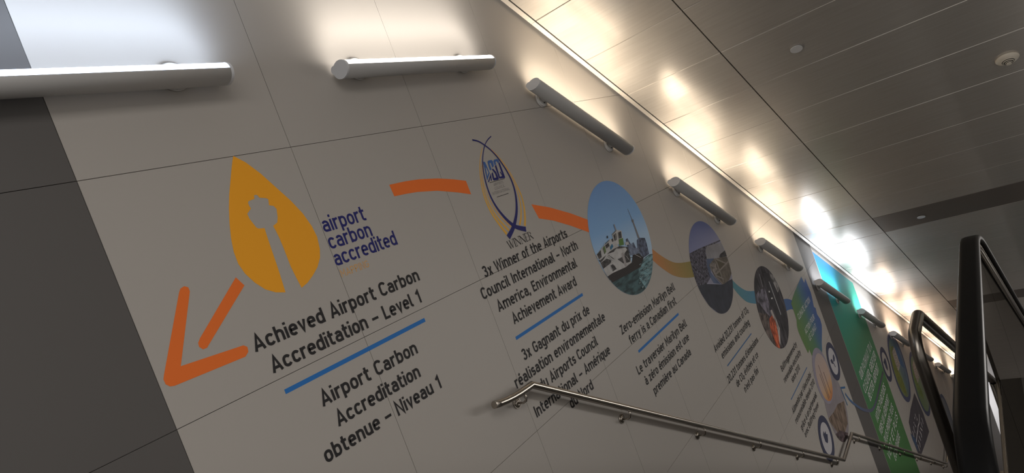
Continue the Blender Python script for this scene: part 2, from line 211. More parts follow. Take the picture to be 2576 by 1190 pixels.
'grassA':[[8.0883,-1.8923],[8.392,-1.9963],[8.2174,-2.223],[7.9928,-2.223],[7.7642,-2.1303],[7.665,-2.0212],[7.5364,-1.8148],[7.8101,-1.8695]],
'animal':[[7.5848,-2.0417],[7.8135,-2.1065],[8.1022,-2.2956],[8.022,-2.3114],[7.8554,-2.2865],[7.7055,-2.198],[7.594,-2.0954]],
'arrH':[[8.6429,-1.9224],[8.4525,-1.8408],[8.4487,-1.8723],[8.4709,-2.0955]],
'arrS':[[8.55,-1.9667],[8.6496,-2.1044],[8.8199,-2.2621],[9.0413,-2.4308],[9.2564,-2.564],[9.5213,-2.6876],[9.8052,-2.7382],[10.1742,-2.741],[10.6037,-2.7318],[10.9486,-2.7307]],
'banner_t':[[9.352,-0.1826],[10.9877,-1.1772]],
'banner':[[9.352,-0.1826],[10.9877,-1.1772],[10.9453,-1.5467],[11.1157,-3.048],[10.9872,-4.5402],[9.3945,-3.6055]],
'bar_a':[1.3166,2.1467,1.4885],
'bar_b':[2.7485,3.558,1.1449],
'bar_c':[3.984,4.8053,0.5434],
'bar_d':[5.3676,6.181,-0.1771],
'bar_e':[6.6045,7.457,-1.1101]}
# ------------------------------------------------------------------ helpers
def lin(c):
    return tuple((v/255/12.92 if v <= 10 else ((v/255+.055)/1.055)**2.4) for v in c)
def mat(name, c, rough=.5, metal=0., emit=None, es=0., spec=.5, alpha=None):
    m = bpy.data.materials.new(name); m.use_nodes = True
    b = m.node_tree.nodes['Principled BSDF']
    b.inputs['Base Color'].default_value = (*c, 1); b.inputs['Roughness'].default_value = rough
    b.inputs['Metallic'].default_value = metal; b.inputs['Specular IOR Level'].default_value = spec
    if emit:
        b.inputs['Emission Color'].default_value = (*emit, 1); b.inputs['Emission Strength'].default_value = es
    return m
def grad(name, axis, stops, rough=.55):
    """printed colour gradient across the graphic itself"""
    m = mat(name, (1, 1, 1), rough); nt = m.node_tree
    tc = nt.nodes.new('ShaderNodeTexCoord'); sp = nt.nodes.new('ShaderNodeSeparateXYZ'); r = nt.nodes.new('ShaderNodeValToRGB')
    nt.links.new(tc.outputs['Generated'], sp.inputs[0]); nt.links.new(sp.outputs[axis], r.inputs[0])
    e = r.color_ramp.elements
    while len(e) < len(stops): e.new(.5)
    for k, (p, c) in enumerate(stops): e[k].position = p; e[k].color = (*c, 1)
    nt.links.new(r.outputs[0], nt.nodes['Principled BSDF'].inputs['Base Color'])
    return m
def speckle(m, scale, amount, stretch=(1, 1, 1), detail=4):
    """mottled print / brushed metal: noise multiplied into the base colour"""
    nt = m.node_tree; b = nt.nodes['Principled BSDF']
    tc = nt.nodes.new('ShaderNodeTexCoord'); mp = nt.nodes.new('ShaderNodeMapping'); n = nt.nodes.new('ShaderNodeTexNoise')
    mp.inputs['Scale'].default_value = stretch; n.inputs['Scale'].default_value = scale; n.inputs['Detail'].default_value = detail
    mx = nt.nodes.new('ShaderNodeMix'); mx.data_type = 'RGBA'; mx.blend_type = 'MULTIPLY'; mx.inputs[0].default_value = 1
    mr = nt.nodes.new('ShaderNodeMapRange'); k_ = .10 if amount > .4 else .2; mr.inputs[1].default_value = .5-k_; mr.inputs[2].default_value = .5+k_
    mr.inputs[3].default_value = 1-amount; mr.inputs[4].default_value = 1+amount
    nt.links.new(tc.outputs['Object'], mp.inputs[0]); nt.links.new(mp.outputs[0], n.inputs['Vector']); nt.links.new(n.outputs[0], mr.inputs[0])
    src = b.inputs['Base Color'].links[0].from_socket if b.inputs['Base Color'].links else None
    if src: nt.links.new(src, mx.inputs[6])
    else: mx.inputs[6].default_value = b.inputs['Base Color'].default_value
    nt.links.new(mr.outputs[0], mx.inputs[7]); nt.links.new(mx.outputs[2], b.inputs['Base Color'])
    return m

class MB:
    """collects faces for one mesh object"""
    def __init__(s): s.v = []; s.f = []; s.mi = []; s.sm = []
    def face(s, idx, m=0, smooth=False): s.f.append(idx); s.mi.append(m); s.sm.append(smooth)
    def box(s, x0, x1, y0, y1, z0, z1, m=0, fz=None):
        b = len(s.v)
        for x in (x0, x1):
            for y in (y0, y1):
                for z in (z0, z1): s.v.append((x, y, z + (fz(x) if fz else 0)))
        for q in ((0, 1, 3, 2), (4, 6, 7, 5), (0, 4, 5, 1), (2, 3, 7, 6), (0, 2, 6, 4), (1, 5, 7, 3)): s.face([b+i for i in q], m)
    def loft(s, rings, m=0, closed=True, caps=True, smooth=True):
        b = len(s.v); n = len(rings[0])
        for r in rings: s.v += [tuple(p) for p in r]
        for k in range(len(rings)-1):
            for i in range(n if closed else n-1):
                j = (i+1) % n
                s.face([b+k*n+i, b+k*n+j, b+(k+1)*n+j, b+(k+1)*n+i], m, smooth)
        if caps:
            s.face([b+i for i in range(n)][::-1], m); s.face([b+(len(rings)-1)*n+i for i in range(n)], m)
    def tube(s, path, r, m=0, n=16, prof=None, up=(0, 0, 1)):
        """sweep with mitred corners; prof = cross-section list of (side, up)"""
        path = [Vector(p) for p in path]; up = Vector(up)
        prof = prof or [(r*math.cos(2*math.pi*i/n), r*math.sin(2*math.pi*i/n)) for i in range(n)]
        rings = []; N = None
        for k, p in enumerate(path):
            d0 = (path[k]-path[k-1]).normalized() if k else None
            d1 = (path[k+1]-path[k]).normalized() if k < len(path)-1 else None
            t = d0 or d1
            if N is None:
                N = up - t*up.dot(t)
                if N.length < 1e-3: N = Vector((1, 0, 0)) - t*t.x
                N.normalize()
            else: N = (N - t*N.dot(t)).normalized()
            B = t.cross(N)
            ring = [p + B*a + N*b for a, b in prof]
            if d0 and d1 and (d0-d1).length > 1e-5:
                pn = (d0+d1).normalized()
                ring = [q - d0*((q-p).dot(pn)/d0.dot(pn)) for q in ring]
                t2 = d1; ax = d0.rotation_difference(d1); N = ax @ N
            rings.append(ring)
        s.loft(rings, m)
    def cyl(s, p, q, r, m=0, n=24, r2=None):
        p = Vector(p); q = Vector(q); t = (q-p).normalized(); a = t.orthogonal().normalized(); b = t.cross(a)
        R = [[c + (a*math.cos(2*math.pi*i/n)+b*math.sin(2*math.pi*i/n))*rr for i in range(n)] for c, rr in ((p, r), (q, r if r2 is None else r2))]
        s.loft(R, m)
    def build(s, name, mats, parent=None, loc=(0, 0, 0), rot=(0, 0, 0)):
        me = bpy.data.meshes.new(name); me.from_pydata(s.v, [], s.f); me.update()
        for mm in (mats if isinstance(mats, (list, tuple)) else [mats]): me.materials.append(mm)
        me.polygons.foreach_set('material_index', s.mi); me.polygons.foreach_set('use_smooth', s.sm)
        o = bpy.data.objects.new(name, me); col.objects.link(o); o.location = loc; o.rotation_euler = rot
        if parent: o.parent = parent
        return o
def tag(o, label=None, cat=None, group=None, kind=None):
    for k, v in (('label', label), ('category', cat), ('group', group), ('kind', kind)):
        if v: o[k] = v
    return o
def empty(name, loc=(0, 0, 0), rot=(0, 0, 0)):
    o = bpy.data.objects.new(name, None); col.objects.link(o); o.location = loc; o.rotation_euler = rot; o.empty_display_size = .1
    return o
def fillet(path, k, r, n=6):
    """round corner k of a polyline"""
    p = [Vector(a) for a in path]; a = (p[k-1]-p[k]).normalized(); b = (p[k+1]-p[k]).normalized()
    ang = a.angle(b); d = r/math.tan(ang/2); c = p[k] + (a+b).normalized()*r/math.sin(ang/2)
    s = p[k]+a*d-c; e = p[k]+b*d-c
    out = [c + (s*(1-i/n)+e*(i/n)).normalized()*r for i in range(n+1)]
    return p[:k]+out+p[k+1:]

# ---- flat graphics on the wall (wall plane y = 0, graphics a millimetre in front of it)
LAYER = .0006
class Decal:
    """polygons in wall coordinates (x, z), built relative to an origin"""
    def __init__(s, ox, oz): s.o = (ox, oz); s.v = []; s.f = []; s.n = 0; s.y = {}
    def poly(s, pts):
        b = len(s.v); P = [Vector((x, z, 0)) for x, z in pts]
        s.v += [(x-s.o[0], z-s.o[1]) for x, z in pts]
        for t in tessellate_polygon([P]): s.f.append([b+i for i in t])
        return s
    def strip(s, A, B):
        b = len(s.v); s.n += 1; s.v += [(x-s.o[0], z-s.o[1]) for p in zip(A, B) for x, z in p]
        for i in range(b, len(s.v)): s.y[i] = -.00005*(s.n % 23)      # crossing strokes of one letter lie just over each other
        for k in range(len(A)-1): s.f.append([b+2*k, b+2*k+1, b+2*k+3, b+2*k+2])
        return s
    def line(s, pts, w, w1=None, pw=1.):
        """ribbon of width w (tapering to w1), mitred"""
        pts = [Vector((p[0], p[1])) for p in pts]
        pts = [p for i, p in enumerate(pts) if i == 0 or (p-pts[i-1]).length > 1e-6]
        n = len(pts); A = []; B = []; w1 = w if w1 is None else w1
        closed = n > 3 and (pts[0]-pts[-1]).length < 1e-5
        for i, p in enumerate(pts):
            d0 = (p-pts[i-1]).normalized() if i else ((pts[0]-pts[-2]).normalized() if closed else None)
            d1 = (pts[i+1]-p).normalized() if i < n-1 else ((pts[1]-pts[0]).normalized() if closed else None)
            d0 = d0 or d1; d1 = d1 or d0
            t = (d0+d1)
            t = t.normalized() if t.length > 1e-3 else d1
            nn = Vector((-t.y, t.x)); c = max(.45, nn.dot(Vector((-d1.y, d1.x))))
            h = (w+(w1-w)*(i/max(1, n-1))**pw)/2/c
            A.append(tuple(p+nn*h)); B.append(tuple(p-nn*h))
        return s.strip(A, B)
    def ell(s, cx, cz, rx, rz=None, n=72): 
        rz = rz or rx
        return s.poly([(cx+rx*math.cos(2*math.pi*i/n), cz+rz*math.sin(2*math.pi*i/n)) for i in range(n)])
    def ring(s, cx, cz, r, ri, n=72):
        c = [(cx, cz, math.cos(2*math.pi*i/n), math.sin(2*math.pi*i/n)) for i in range(n+1)]
        return s.strip([(a+r*u, b+r*v) for a, b, u, v in c], [(a+ri*u, b+ri*v) for a, b, u, v in c])
    def build(s, name, m, parent=None, layer=1):
        me = bpy.data.meshes.new(name); me.from_pydata([(x, s.y.get(i, 0), z) for i, (x, z) in enumerate(s.v)], [], s.f)
        bm = bmesh.new(); bm.from_mesh(me)
        bmesh.ops.recalc_face_normals(bm, faces=bm.faces)
        for f in bm.faces:
            if f.normal.y > 0: f.normal_flip()
        bm.to_mesh(me); bm.free()
        me.materials.append(m); o = bpy.data.objects.new(name, me); col.objects.link(o)
        if parent: o.parent = parent; o.location = (s.o[0]-parent.location.x, -LAYER*layer-parent.location.y, s.o[1]-parent.location.z)
        else: o.location = (s.o[0], -LAYER*layer, s.o[1])
        return o
def clip_circle(pts, c):
    """clip a polygon to a disc c = (x, z, r)"""
    n = 72; out = [tuple(p) for p in pts]
    for i in range(n):
        a = 2*math.pi*(i+.5)/n; nx, nz = math.cos(a), math.sin(a); d = c[2]*math.cos(math.pi/n)*.998
        f = lambda p: (p[0]-c[0])*nx+(p[1]-c[1])*nz-d
        new = []
        for k in range(len(out)):
            p, q = out[k-1], out[k]; fp, fq = f(p), f(q)
            if fp <= 0: 
                if fq <= 0: new.append(q)
                else: t = fp/(fp-fq); new.append((p[0]+(q[0]-p[0])*t, p[1]+(q[1]-p[1])*t))
            elif fq <= 0:
                t = fp/(fp-fq); new.append((p[0]+(q[0]-p[0])*t, p[1]+(q[1]-p[1])*t)); new.append(q)
        out = new
        if len(out) < 3: return []
    return out
def smooth(pts, n=4, closed=False):
    """Catmull-Rom through the traced points"""
    P = [Vector(p) for p in pts]; m = len(P); out = []
    for i in range(m if closed else m-1):
        g = (lambda k: P[k % m]) if closed else (lambda k: P[min(max(k, 0), m-1)])
        a, b, c, d = g(i-1), g(i), g(i+1), g(i+2)
        for k in range(n):
            t = k/n; out.append(tuple(.5*((2*b)+(c-a)*t+(2*a-5*b+4*c-d)*t*t+(3*b-a-3*c+d)*t**3)))
    if not closed: out.append(tuple(P[-1]))
    return out

# ---- condensed grotesque lettering drawn stroke by stroke; cap height 1
ST = .155; H_ = ST/2; XH = .735
def arc(cx, cy, rx, ry, a0, a1, n=8):
    return [(cx+rx*math.cos(math.radians(a0+(a1-a0)*i/n)), cy+ry*math.sin(math.radians(a0+(a1-a0)*i/n))) for i in range(n+1)]
def stad(x0, x1, y0, y1):
    rx = (x1-x0)/2; ry = min(rx*1.05, (y1-y0)/2); cx = (x0+x1)/2
    p = arc(cx, y1-ry, rx, ry, 0, 180)+arc(cx, y0+ry, rx, ry, 180, 360); return p+[p[0]]
def glyph(ch):
    """(advance, strokes)"""
    h = H_; X = XH-h; C = 1-h
    w = .53; L = h; R = w-h; cx = w/2; rx = R-L; r = (R-L)/2
    dot = lambda x, y: [(x, y-h), (x, y+h)]
    acute = lambda x: [(x-.02, XH+.1), (x+.12, XH+.26)]
    grave = lambda x: [(x+.04, XH+.1), (x-.1, XH+.26)]
    circ = lambda x: [(x-.13, XH+.1), (x, XH+.24), (x+.13, XH+.1)]
    arch = [(L, X-r)] + arc(cx, X-r, r, r, 180, 0) + [(R, 0)]
    bowl = stad(L, R, h, X)
    e = [(L, XH*.52), (R, XH*.52)] + arc(cx, X-r, r, r, 0, 180) + [(L, h+r)] + arc(cx, h+r, r, r, 180, 315)
    a = [arc(cx, X-r, r, r, 150, 0)+[(R, 0)], [(R, XH*.56), (L+r*.8, XH*.56)]+arc(L+r*.8, (XH*.56+h)/2, r*.8, (XH*.56-h)/2, 90, 270)+[(R, h)]]
    if ch == 'a': return w, a
    if ch in 'àâ': return w, a+[grave(cx) if ch == 'à' else circ(cx)]
    if ch == 'b': return w, [[(L, 0), (L, 1)], bowl]
    if ch == 'c': return w-.03, [arc(cx, X-r, r, r, 25, 180)+arc(cx, h+r, r, r, 180, 335)]
    if ch == 'd': return w, [[(R, 0), (R, 1)], bowl]
    if ch == 'e': return w, [e]
    if ch in 'éè': return w, [e, acute(cx) if ch == 'é' else grave(cx)]
    if ch == 'f': return .37, [[(.15, 0), (.15, C-.15)]+arc(.30, C-.15, .15, .15, 180, 90, 5)+[(.37, C)], [(0, XH-.06), (.35, XH-.06)]]
    if ch == 'g': return w, [bowl, [(R, XH), (R, -.1)]+arc(cx, -.1, r, .14, 0, -150)]
    if ch == 'h': return w, [[(L, 0), (L, 1)], arch]
    if ch == 'i': return .155, [[(h, 0), (h, XH)], dot(h, 1-h*.7)]
    if ch == 'l': return .24, [[(h, 1), (h, .2)]+arc(h+.12, .2, .12, .2-h, 180, 270, 5)+[(.24, h)]]
    if ch == 'm': return .85, [[(L, 0), (L, XH)], [(L, X-.135)]+arc(L+.173, X-.17, .173, .17, 180, 0)+[(L+.346, 0)], [(L+.346, X-.17)]+arc(L+.52, X-.17, .174, .17, 180, 0)+[(L+.694, 0)]]
    if ch == 'n': return w, [[(L, 0), (L, XH)], arch]
    if ch == 'o': return w, [bowl]
    if ch == 'p': return w, [[(L, -.22), (L, XH)], bowl]
    if ch == 'q': return w, [[(R, -.22), (R, XH)], bowl]
    if ch == 'r': return .37, [[(L, 0), (L, XH)], [(L, X-.2)]+arc(L+.2, X-.2, .2, .2, 180, 80, 6)+[(.36, X)]]
    if ch == 's': return .48, [arc(.24, X-.15, .163, .15, 25, 180)[:]+arc(.24, X-.15, .163, .16, 180, 250, 4)+[(.24, XH*.5)]+arc(.24, h+.155, .163, .155, 70, -155, 10)]
    if ch == 't': return .38, [[(.14, .97), (.14, .22)]+arc(.14+.13, .22, .13, .22-h, 180, 270, 5)+[(.37, h)], [(0, XH-.06), (.36, XH-.06)]]
    if ch == 'u': return w, [[(R, 0), (R, XH)], [(L, XH), (L, h+r)]+arc(cx, h+r, r, r, 180, 360)]
    if ch == 'v': return .5, [[(.065, XH), (.25, .06), (.435, XH)]]
    if ch == 'w': return .76, [[(.06, XH), (.2, .06), (.38, XH-.08), (.56, .06), (.7, XH)]]
    if ch == 'x': return .5, [[(.08, 0), (.42, XH)], [(.08, XH), (.42, 0)]]
    if ch == 'y': return .5, [[(.065, XH), (.26, .05)], [(.435, XH), (.2, -.14), (.06, -.16)]]
    if ch == 'z': return .47, [[(.03, X), (.39, X), (.08, h), (.45, h)]]
    W = .6; LR = W-h; cX = W/2; Rr = (LR-h)/2
    obox = stad(h, LR, h, C)
    if ch == 'A': return .66, [[(.07, 0), (.33, C+.02), (.59, 0)], [(.14, .27), (.52, .27)]]
    if ch == 'B': return W, [[(h, h), (h, C), (.34, C)]+arc(.34, .735, .17, C-.735, 90, -90)+[(h, .545)], [(.34, .545)]+arc(.34, .31, .185, .235, 90, -90)+[(h, h)]]
    if ch == 'C': return .58, [arc(cX, C-Rr, Rr, Rr, 20, 180)+arc(cX, h+Rr, Rr, Rr, 180, 340)]
    if ch in 'EÉ': return .5, [[(.49, h), (h, h), (h, C), (.49, C)], [(h, .52), (.44, .52)]]+([[(.2, 1.06), (.33, 1.22)]] if ch == 'É' else [])
    if ch == 'F': return .48, [[(h, 0), (h, C), (.48, C)], [(h, .5), (.43, .5)]]
    if ch == 'G': return W, [arc(cX, C-Rr, Rr, Rr, 20, 180)+arc(cX, h+Rr, Rr, Rr, 180, 360)+[(LR, .47), (.33, .47)]]
    if ch == 'H': return W, [[(h, 0), (h, 1)], [(LR, 0), (LR, 1)], [(h, .5), (LR, .5)]]
    if ch == 'I': return .16, [[(h, 0), (h, 1)]]
    if ch == 'L': return .48, [[(h, 1), (h, h), (.48, h)]]
    if ch == 'M': return .74, [[(h, 0), (h, .96), (.37, .33), (.74-h, .96), (.74-h, 0)]]
    if ch == 'N': return .62, [[(h, 0), (h, .97), (.62-h, .03), (.62-h, 1)]]
    if ch == 'O': return W, [obox]
    if ch == 'P': return .56, [[(h, 0), (h, C), (.3, C)]+arc(.3, .69, .19, C-.69, 90, -90)+[(h, .455)]]
    if ch == 'Q': return W, [obox, [(.36, .22), (.56, 0)]]
    if ch == 'R': return .58, [[(h, 0), (h, C), (.3, C)]+arc(.3, .71, .19, C-.71, 90, -90)+[(h, .495)], [(.32, .48), (.52, 0)]]
    if ch == 'S': return .54, [arc(.27, .72, .195, C-.72, 20, 180)+arc(.27, .72, .195, .2, 180, 260, 5)+arc(.27, .29, .195, .215, 75, -160, 11)]
    if ch == 'T': return .54, [[(0, C), (.54, C)], [(.27, 0), (.27, C)]]
    if ch == 'U': return W, [[(h, 1), (h, h+Rr)]+arc(cX, h+Rr, Rr, Rr, 180, 360)+[(LR, 1)]]
    if ch == 'V': return .62, [[(.07, 1), (.31, .06), (.55, 1)]]
    if ch == 'W': return .9, [[(.06, 1), (.24, .06), (.45, .92), (.66, .06), (.84, 1)]]
    if ch == 'Y': return .6, [[(.07, 1), (.3, .45), (.53, 1)], [(.3, .45), (.3, 0)]]
    if ch == 'Z': return .54, [[(.04, C), (.45, C), (.1, h), (.52, h)]]
    if ch == '0': return .56, [stad(h, .56-h, h, C)]
    if ch == '1': return .42, [[(.06, .74), (.27, .93), (.27, 0)]]
    if ch == '2': return .55, [arc(.27, .73, .195, C-.73, 165, -15, 9)+[(.43, .58), (.09, h), (.53, h)]]
    if ch == '²': return .3, [[(x*.5, y*.5-.16) for x, y in arc(.27, .73, .195, C-.73, 165, -15, 7)+[(.43, .58), (.09, h), (.53, h)]]]
    if ch == '3': return .55, [arc(.265, .735, .185, C-.735, 160, -80, 9)+[(.22, .54)], [(.22, .54)]+arc(.265, .31, .205, .235, 85, -160, 11)]
    if ch == ',': return .17, [[(.1, .15), (.04, -.14)]]
    if ch == "'": return .15, [[(h, 1), (h, .76)]]
    if ch == '-': return .34, [[(.03, .4), (.31, .4)]]
    if ch == '–': return .56, [[(.03, .4), (.53, .4)]]
    return .26, []
def text_mesh(s, x0, x1, z, cap, o, weight=1., gap=.085, word=None):
    global ST, H_
    d = Decal(*o); x = 0; P = []; n = 0
    for ch in s:
        a, st = glyph(ch); n += ch == ' '
        if word is None or word == n: P += [[(x+px, py) for px, py in t] for t in st]
        x += a+gap
    W = x-gap; sx = (x1-x0)/W
    lw = ST*weight*(cap*.72+sx*.28)
    for t in P: d.line([(x0+px*sx, z+py*cap) for px, py in t], lw)
    return d
def text_block(name, rows, cap, m, label, cat, weight=1., part='word', group=None, layer=2):
    cx = sum((r[2]+r[3])/2 for r in rows)/len(rows); zs = [(r[4]+r[5])/2 for r in rows]
    e = empty(name, (cx, 0, min(zs))); tag(e, label, cat, group)
    for r, z in zip(rows, zs):
        for k in range(r[1].count(' ')+1): text_mesh(r[1], r[2], r[3], z, cap, ((r[2]+r[3])/2, z), weight, word=k).build(part, m, e, layer)
    return e
def rows(g): return [t for t in T if t[0] == g]

# ------------------------------------------------------------------ materials
M = {}
M['panel'] = mat('white_wall_panel', (.40, .375, .345), .5, spec=.35)
M['gray'] = mat('gray_wall_panel', (.098, .092, .088), .5, spec=.35)
M['joint'] = mat('joint_shadow_gap', (.03, .027, .025), .9)
M['jointw'] = mat('panel_joint_filler', (.11, .10, .09), .9)
M['ceil'] = speckle(mat('brushed_metal_ceiling', (.60, .565, .52), .22, .46), 9, .05, (6, .35, 6))
M['ceild'] = mat('dark_ceiling_panel', (.16, .135, .115), .45, .4)
M['strip'] = mat('ceiling_edge_trim', (.50, .47, .43), .6, 0.)
M['lamp'] = mat('silver_painted_aluminium', (.43, .425, .415), .5, 0.)
M['cap'] = mat('white_lamp_end_cap', (.60, .61, .63), .45)
M['mount'] = mat('white_lamp_mount', (.62, .61, .59), .45)
M['screw'] = mat('dark_screw', (.05, .05, .05), .5)
M['steel'] = mat('brushed_stainless_steel', (.42, .385, .34), .27, 1.)
M['tube'] = mat('dark_polished_steel', (.19, .175, .155), .30, 1.)
M['rubber'] = mat('black_rubber', (.006, .006, .006), .38, spec=.05)
M['chrome'] = mat('bright_metal_edge', (.75, .68, .58), .18, 1.)
M['floor'] = mat('dark_terrazzo', (.10, .095, .09), .5)
M['stone'] = mat('stair_stone', (.12, .115, .11), .55)
M['far'] = mat('pale_concourse_floor', (.62, .62, .64), .5)
M['rwall'] = mat('taupe_side_wall', (.10, .09, .08), .7)
M['step'] = mat('escalator_step_metal', (.05, .047, .043), .5, .5)
M['plate'] = mat('escalator_cladding', (.09, .085, .08), .4, .5)
g = bpy.data.materials.new('smoked_glass'); g.use_nodes = True; nt = g.node_tree; nt.nodes.remove(nt.nodes['Principled BSDF'])
tr = nt.nodes.new('ShaderNodeBsdfTransparent'); tr.inputs[0].default_value = (.24, .225, .205, 1)
gl = nt.nodes.new('ShaderNodeBsdfGlossy'); gl.inputs['Roughness'].default_value = .03; gl.inputs[0].default_value = (.42, .40, .37, 1)
fr = nt.nodes.new('ShaderNodeFresnel'); fr.inputs[0].default_value = 1.5; mx = nt.nodes.new('ShaderNodeMixShader')
nt.links.new(fr.outputs[0], mx.inputs[0]); nt.links.new(tr.outputs[0], mx.inputs[1]); nt.links.new(gl.outputs[0], mx.inputs[2])
nt.links.new(mx.outputs[0], nt.nodes['Material Output'].inputs[0]); M['glass'] = g
vin = lambda n, c, r=.6: mat('vinyl_'+n, c, r, spec=.25)
M['orange'] = vin('orange', (.80, .17, .028)); M['yellow'] = vin('yellow', (.86, .37, .02)); M['black'] = vin('black', (.022, .021, .022))
M['navy'] = vin('navy', (.018, .02, .14)); M['blue'] = vin('blue', (.024, .16, .47)); M['blue2'] = vin('slate_blue', (.055, .14, .30)); M['gold'] = vin('gold', (.72, .40, .07)); M['goldd'] = vin('dull_gold', (.48, .27, .06))
M['pale'] = vin('pale_orange', (.66, .36, .12)); M['grayt'] = vin('gray', (.13, .13, .14)); M['white'] = vin('white', (.62, .62, .62)); M['ringn'] = vin('slate', (.05, .055, .095))

# ------------------------------------------------------------------ structure
SL = .6131                                     # fall of the stair hall's ceiling per metre
cz = lambda x: 5.621-SL*x
X0, PX, Z0, PZ = .8973, .87045, 2.4689, .9238   # wall panel grid
w = MB(); cols = [X0+k*PX for k in range(-8, 9)]+[X0+9.06*PX]+[X0+9.72*PX+.97*PX*k for k in range(0, 17)]
rowsz = [Z0+PZ*k for k in range(4, -17, -1)]
for i in range(len(cols)-1):
    gray = cols[i+1] <= X0+.01 or abs(cols[i]-(X0+9.06*PX)) < .01
    for j in range(len(rowsz)-1):
        zt, zb = rowsz[j], rowsz[j+1]
        if zb > max(cz(cols[i]), 0)+1.6 and cols[i] > 3: continue
        if zt < -.93*max(0, cols[i+1]-2.4)-2.2: continue
        gz = .0012
        w.box(cols[i]+.0013, cols[i+1]-.0013, 0, .02, zb+gz, zt-gz, 1 if gray else 0)
for i in range(len(cols)-1):
    gray = cols[i+1] <= X0+.01
    w.box(cols[i], cols[i+1], .012, .03, rowsz[-1], rowsz[0], 3 if gray else 2)
tag(w.build('wall_left', [M['panel'], M['gray'], M['jointw'], M['panel']]), kind='structure')

c = MB(); XJ = [4.126+.5325*k for k in range(-4, 36)]
ylon = [(-.074, -.9165), (-.9265, -4.3), (-4.31, -7.6)]
for k in range(len(XJ)-1):
    dark = abs(XJ[k]-8.919) < .1 or abs(XJ[k]-8.919-8*.5325) < .1
    big = dark or abs(XJ[k+1]-8.919) < .1
    for n, (a, b) in enumerate(ylon):
        g0 = .006 if (dark or abs(XJ[k]-8.919-.5325) < .1) else .0040; g1 = .006 if big else .0040
        c.box(XJ[k]+g0, XJ[k+1]-g1, b, a, 0, .02, 1 if (dark and n) else 0, cz)
c.box(XJ[0], XJ[-1], -7.6, -.04, .03, .06, 2, cz)
c.box(-8, XJ[0]-.003, -7.6, -.03, cz(XJ[0]), cz(XJ[0])+.05, 0)
c.box(XJ[-1], 40, -7.6, 9, cz(XJ[-1]), cz(XJ[-1])+.05, 1)
tag(c.build('ceiling', [M['ceil'], M['ceild'], M['joint']]), kind='structure')
t = MB()
for k in range(0, len(XJ)-1, 2):
    t.box(XJ[k]+.001, XJ[k+2 if k+2 < len(XJ) else k+1]-.001, -.064, -.026, -.002, .03, 0, cz)
tag(t.build('trim_1', M['strip']), kind='structure')
f = MB(); f.box(-8, 2.72, -7.6, 0, -.2, 0)
tag(f.build('floor', M['floor']), kind='structure')
s = MB()
def flight(x0, x1, z0, z1, y0=-2.02, y1=0):
    n = round((z0-z1)/.17)
    for k in range(n):
        xa = x0+(x1-x0)*k/n; xb = x0+(x1-x0)*(k+1)/n; z = z0-(z0-z1)*(k+1)/n
        s.box(xa, xb, y0, y1, z-.35, z)
flight(2.72, 7.33, 0, -3.12); s.box(7.33, 8.0, -2.02, 0, -3.4, -3.12); flight(8.0, 13.0, -3.12, -6.4); s.box(13., 14.2, -2.02, 0, -6.7, -6.4); flight(14.2, 21.5, -6.4, -11.4)
tag(s.build('stairs', M['stone']), kind='structure')
f = MB(); f.box(21.5, 40, -7.6, 9, -11.6, -11.4)
tag(f.build('floor_2', M['far']), kind='structure')
f = MB(); f.box(3, 40, -7.7, -7.6, -11.4, 5); tag(f.build('wall_right', M['rwall']), kind='structure')
f = MB(); f.box(39.9, 40, -7.6, 9, -11.4, cz(XJ[-1])); tag(f.build('wall_far', M['rwall']), kind='structure')

# ------------------------------------------------------------------ wall lamps
LR_ = .0452; LL = 1.22
def lamp_parts(root, lip, emat):
    # oval extrusion, open at the top where the lens sits; a (degrees) runs from the front over the top to the back
    A, B = lip, 158; RY, RZ = .056, .0445
    def pr(k, a): a = math.radians(a); return (-RY*k*math.cos(a), RZ*k*math.sin(a))
    ring = [pr(1, B+(360+A-B)*i/36) for i in range(37)]; ring += [pr(.86, A), pr(.86, B)]
    b = MB(); b.loft([[(x, y, z) for y, z in ring] for x in (-LL/2+.012, LL/2-.012)], smooth=True)
    b.build('lamp_body', M['lamp'], root)
    ring = [pr(.97, A+1+(B-A-2)*i/20) for i in range(21)]+[pr(.7, B-1), pr(.7, A+1)]
    b = MB(); b.loft([[(x, y, z) for y, z in ring] for x in (-LL/2+.014, LL/2-.022)]); b.build('lens', emat, root)
    out = []
    for k in range(72):                          # end cap: the oval plus a small round lobe on the wall side
        a = math.radians(k*5); d = (-math.cos(a), math.sin(a)); r = 1.005/math.sqrt((d[0]/RY)**2+(d[1]/RZ)**2)
        cy, cz_, cr = .046, .014, .0215; t = d[0]*cy+d[1]*cz_; q = cr*cr-(cy*cy+cz_*cz_-t*t)
        if q > 0 and t > 0: r = max(r, t+math.sqrt(q))
        out.append((d[0]*r, d[1]*r))
    for sgn in (-1, 1):
        x = sgn*LL/2; b = MB(); b.loft([[(xx, y, z) for y, z in out] for xx in ((x-.012, x) if sgn > 0 else (x, x+.012))], smooth=False)
        b.build('end_cap', M['cap'], root)
def mounts(root, lift):
    inv = root.matrix_basis.to_3x3().inverted()
    for sx in (-.43, .43):
        c0 = inv @ (Vector((0, 1, 0))*(-root.location.y))    # towards the wall, in lamp space
        b = MB(); base = Vector((sx, 0, lift))+c0; d = c0.normalized()
        b.cyl(base-d*.0005, base-d*.016, .060, n=32); b.cyl(base-d*.016, base-d*.022, .060, r2=.05, n=32)
        b.cyl(base-d*.02, Vector((sx, 0, 0))+d*.03, .027, n=20)
        o = b.build('mount', M['mount'], root)
        sc = MB(); q = base-d*.024+inv @ Vector((0, 0, -.03)); sc.cyl(q+d*.002, q-d*.003, .005, n=12); sc.build('screw', M['screw'], o)
LAMPC = {'cool': (.66, .79, 1.), 'neutral': (1., .93, .85), 'warm': (1., .84, .65), 'white': (.88, .93, 1.), 'pink': (1., .76, .58)}
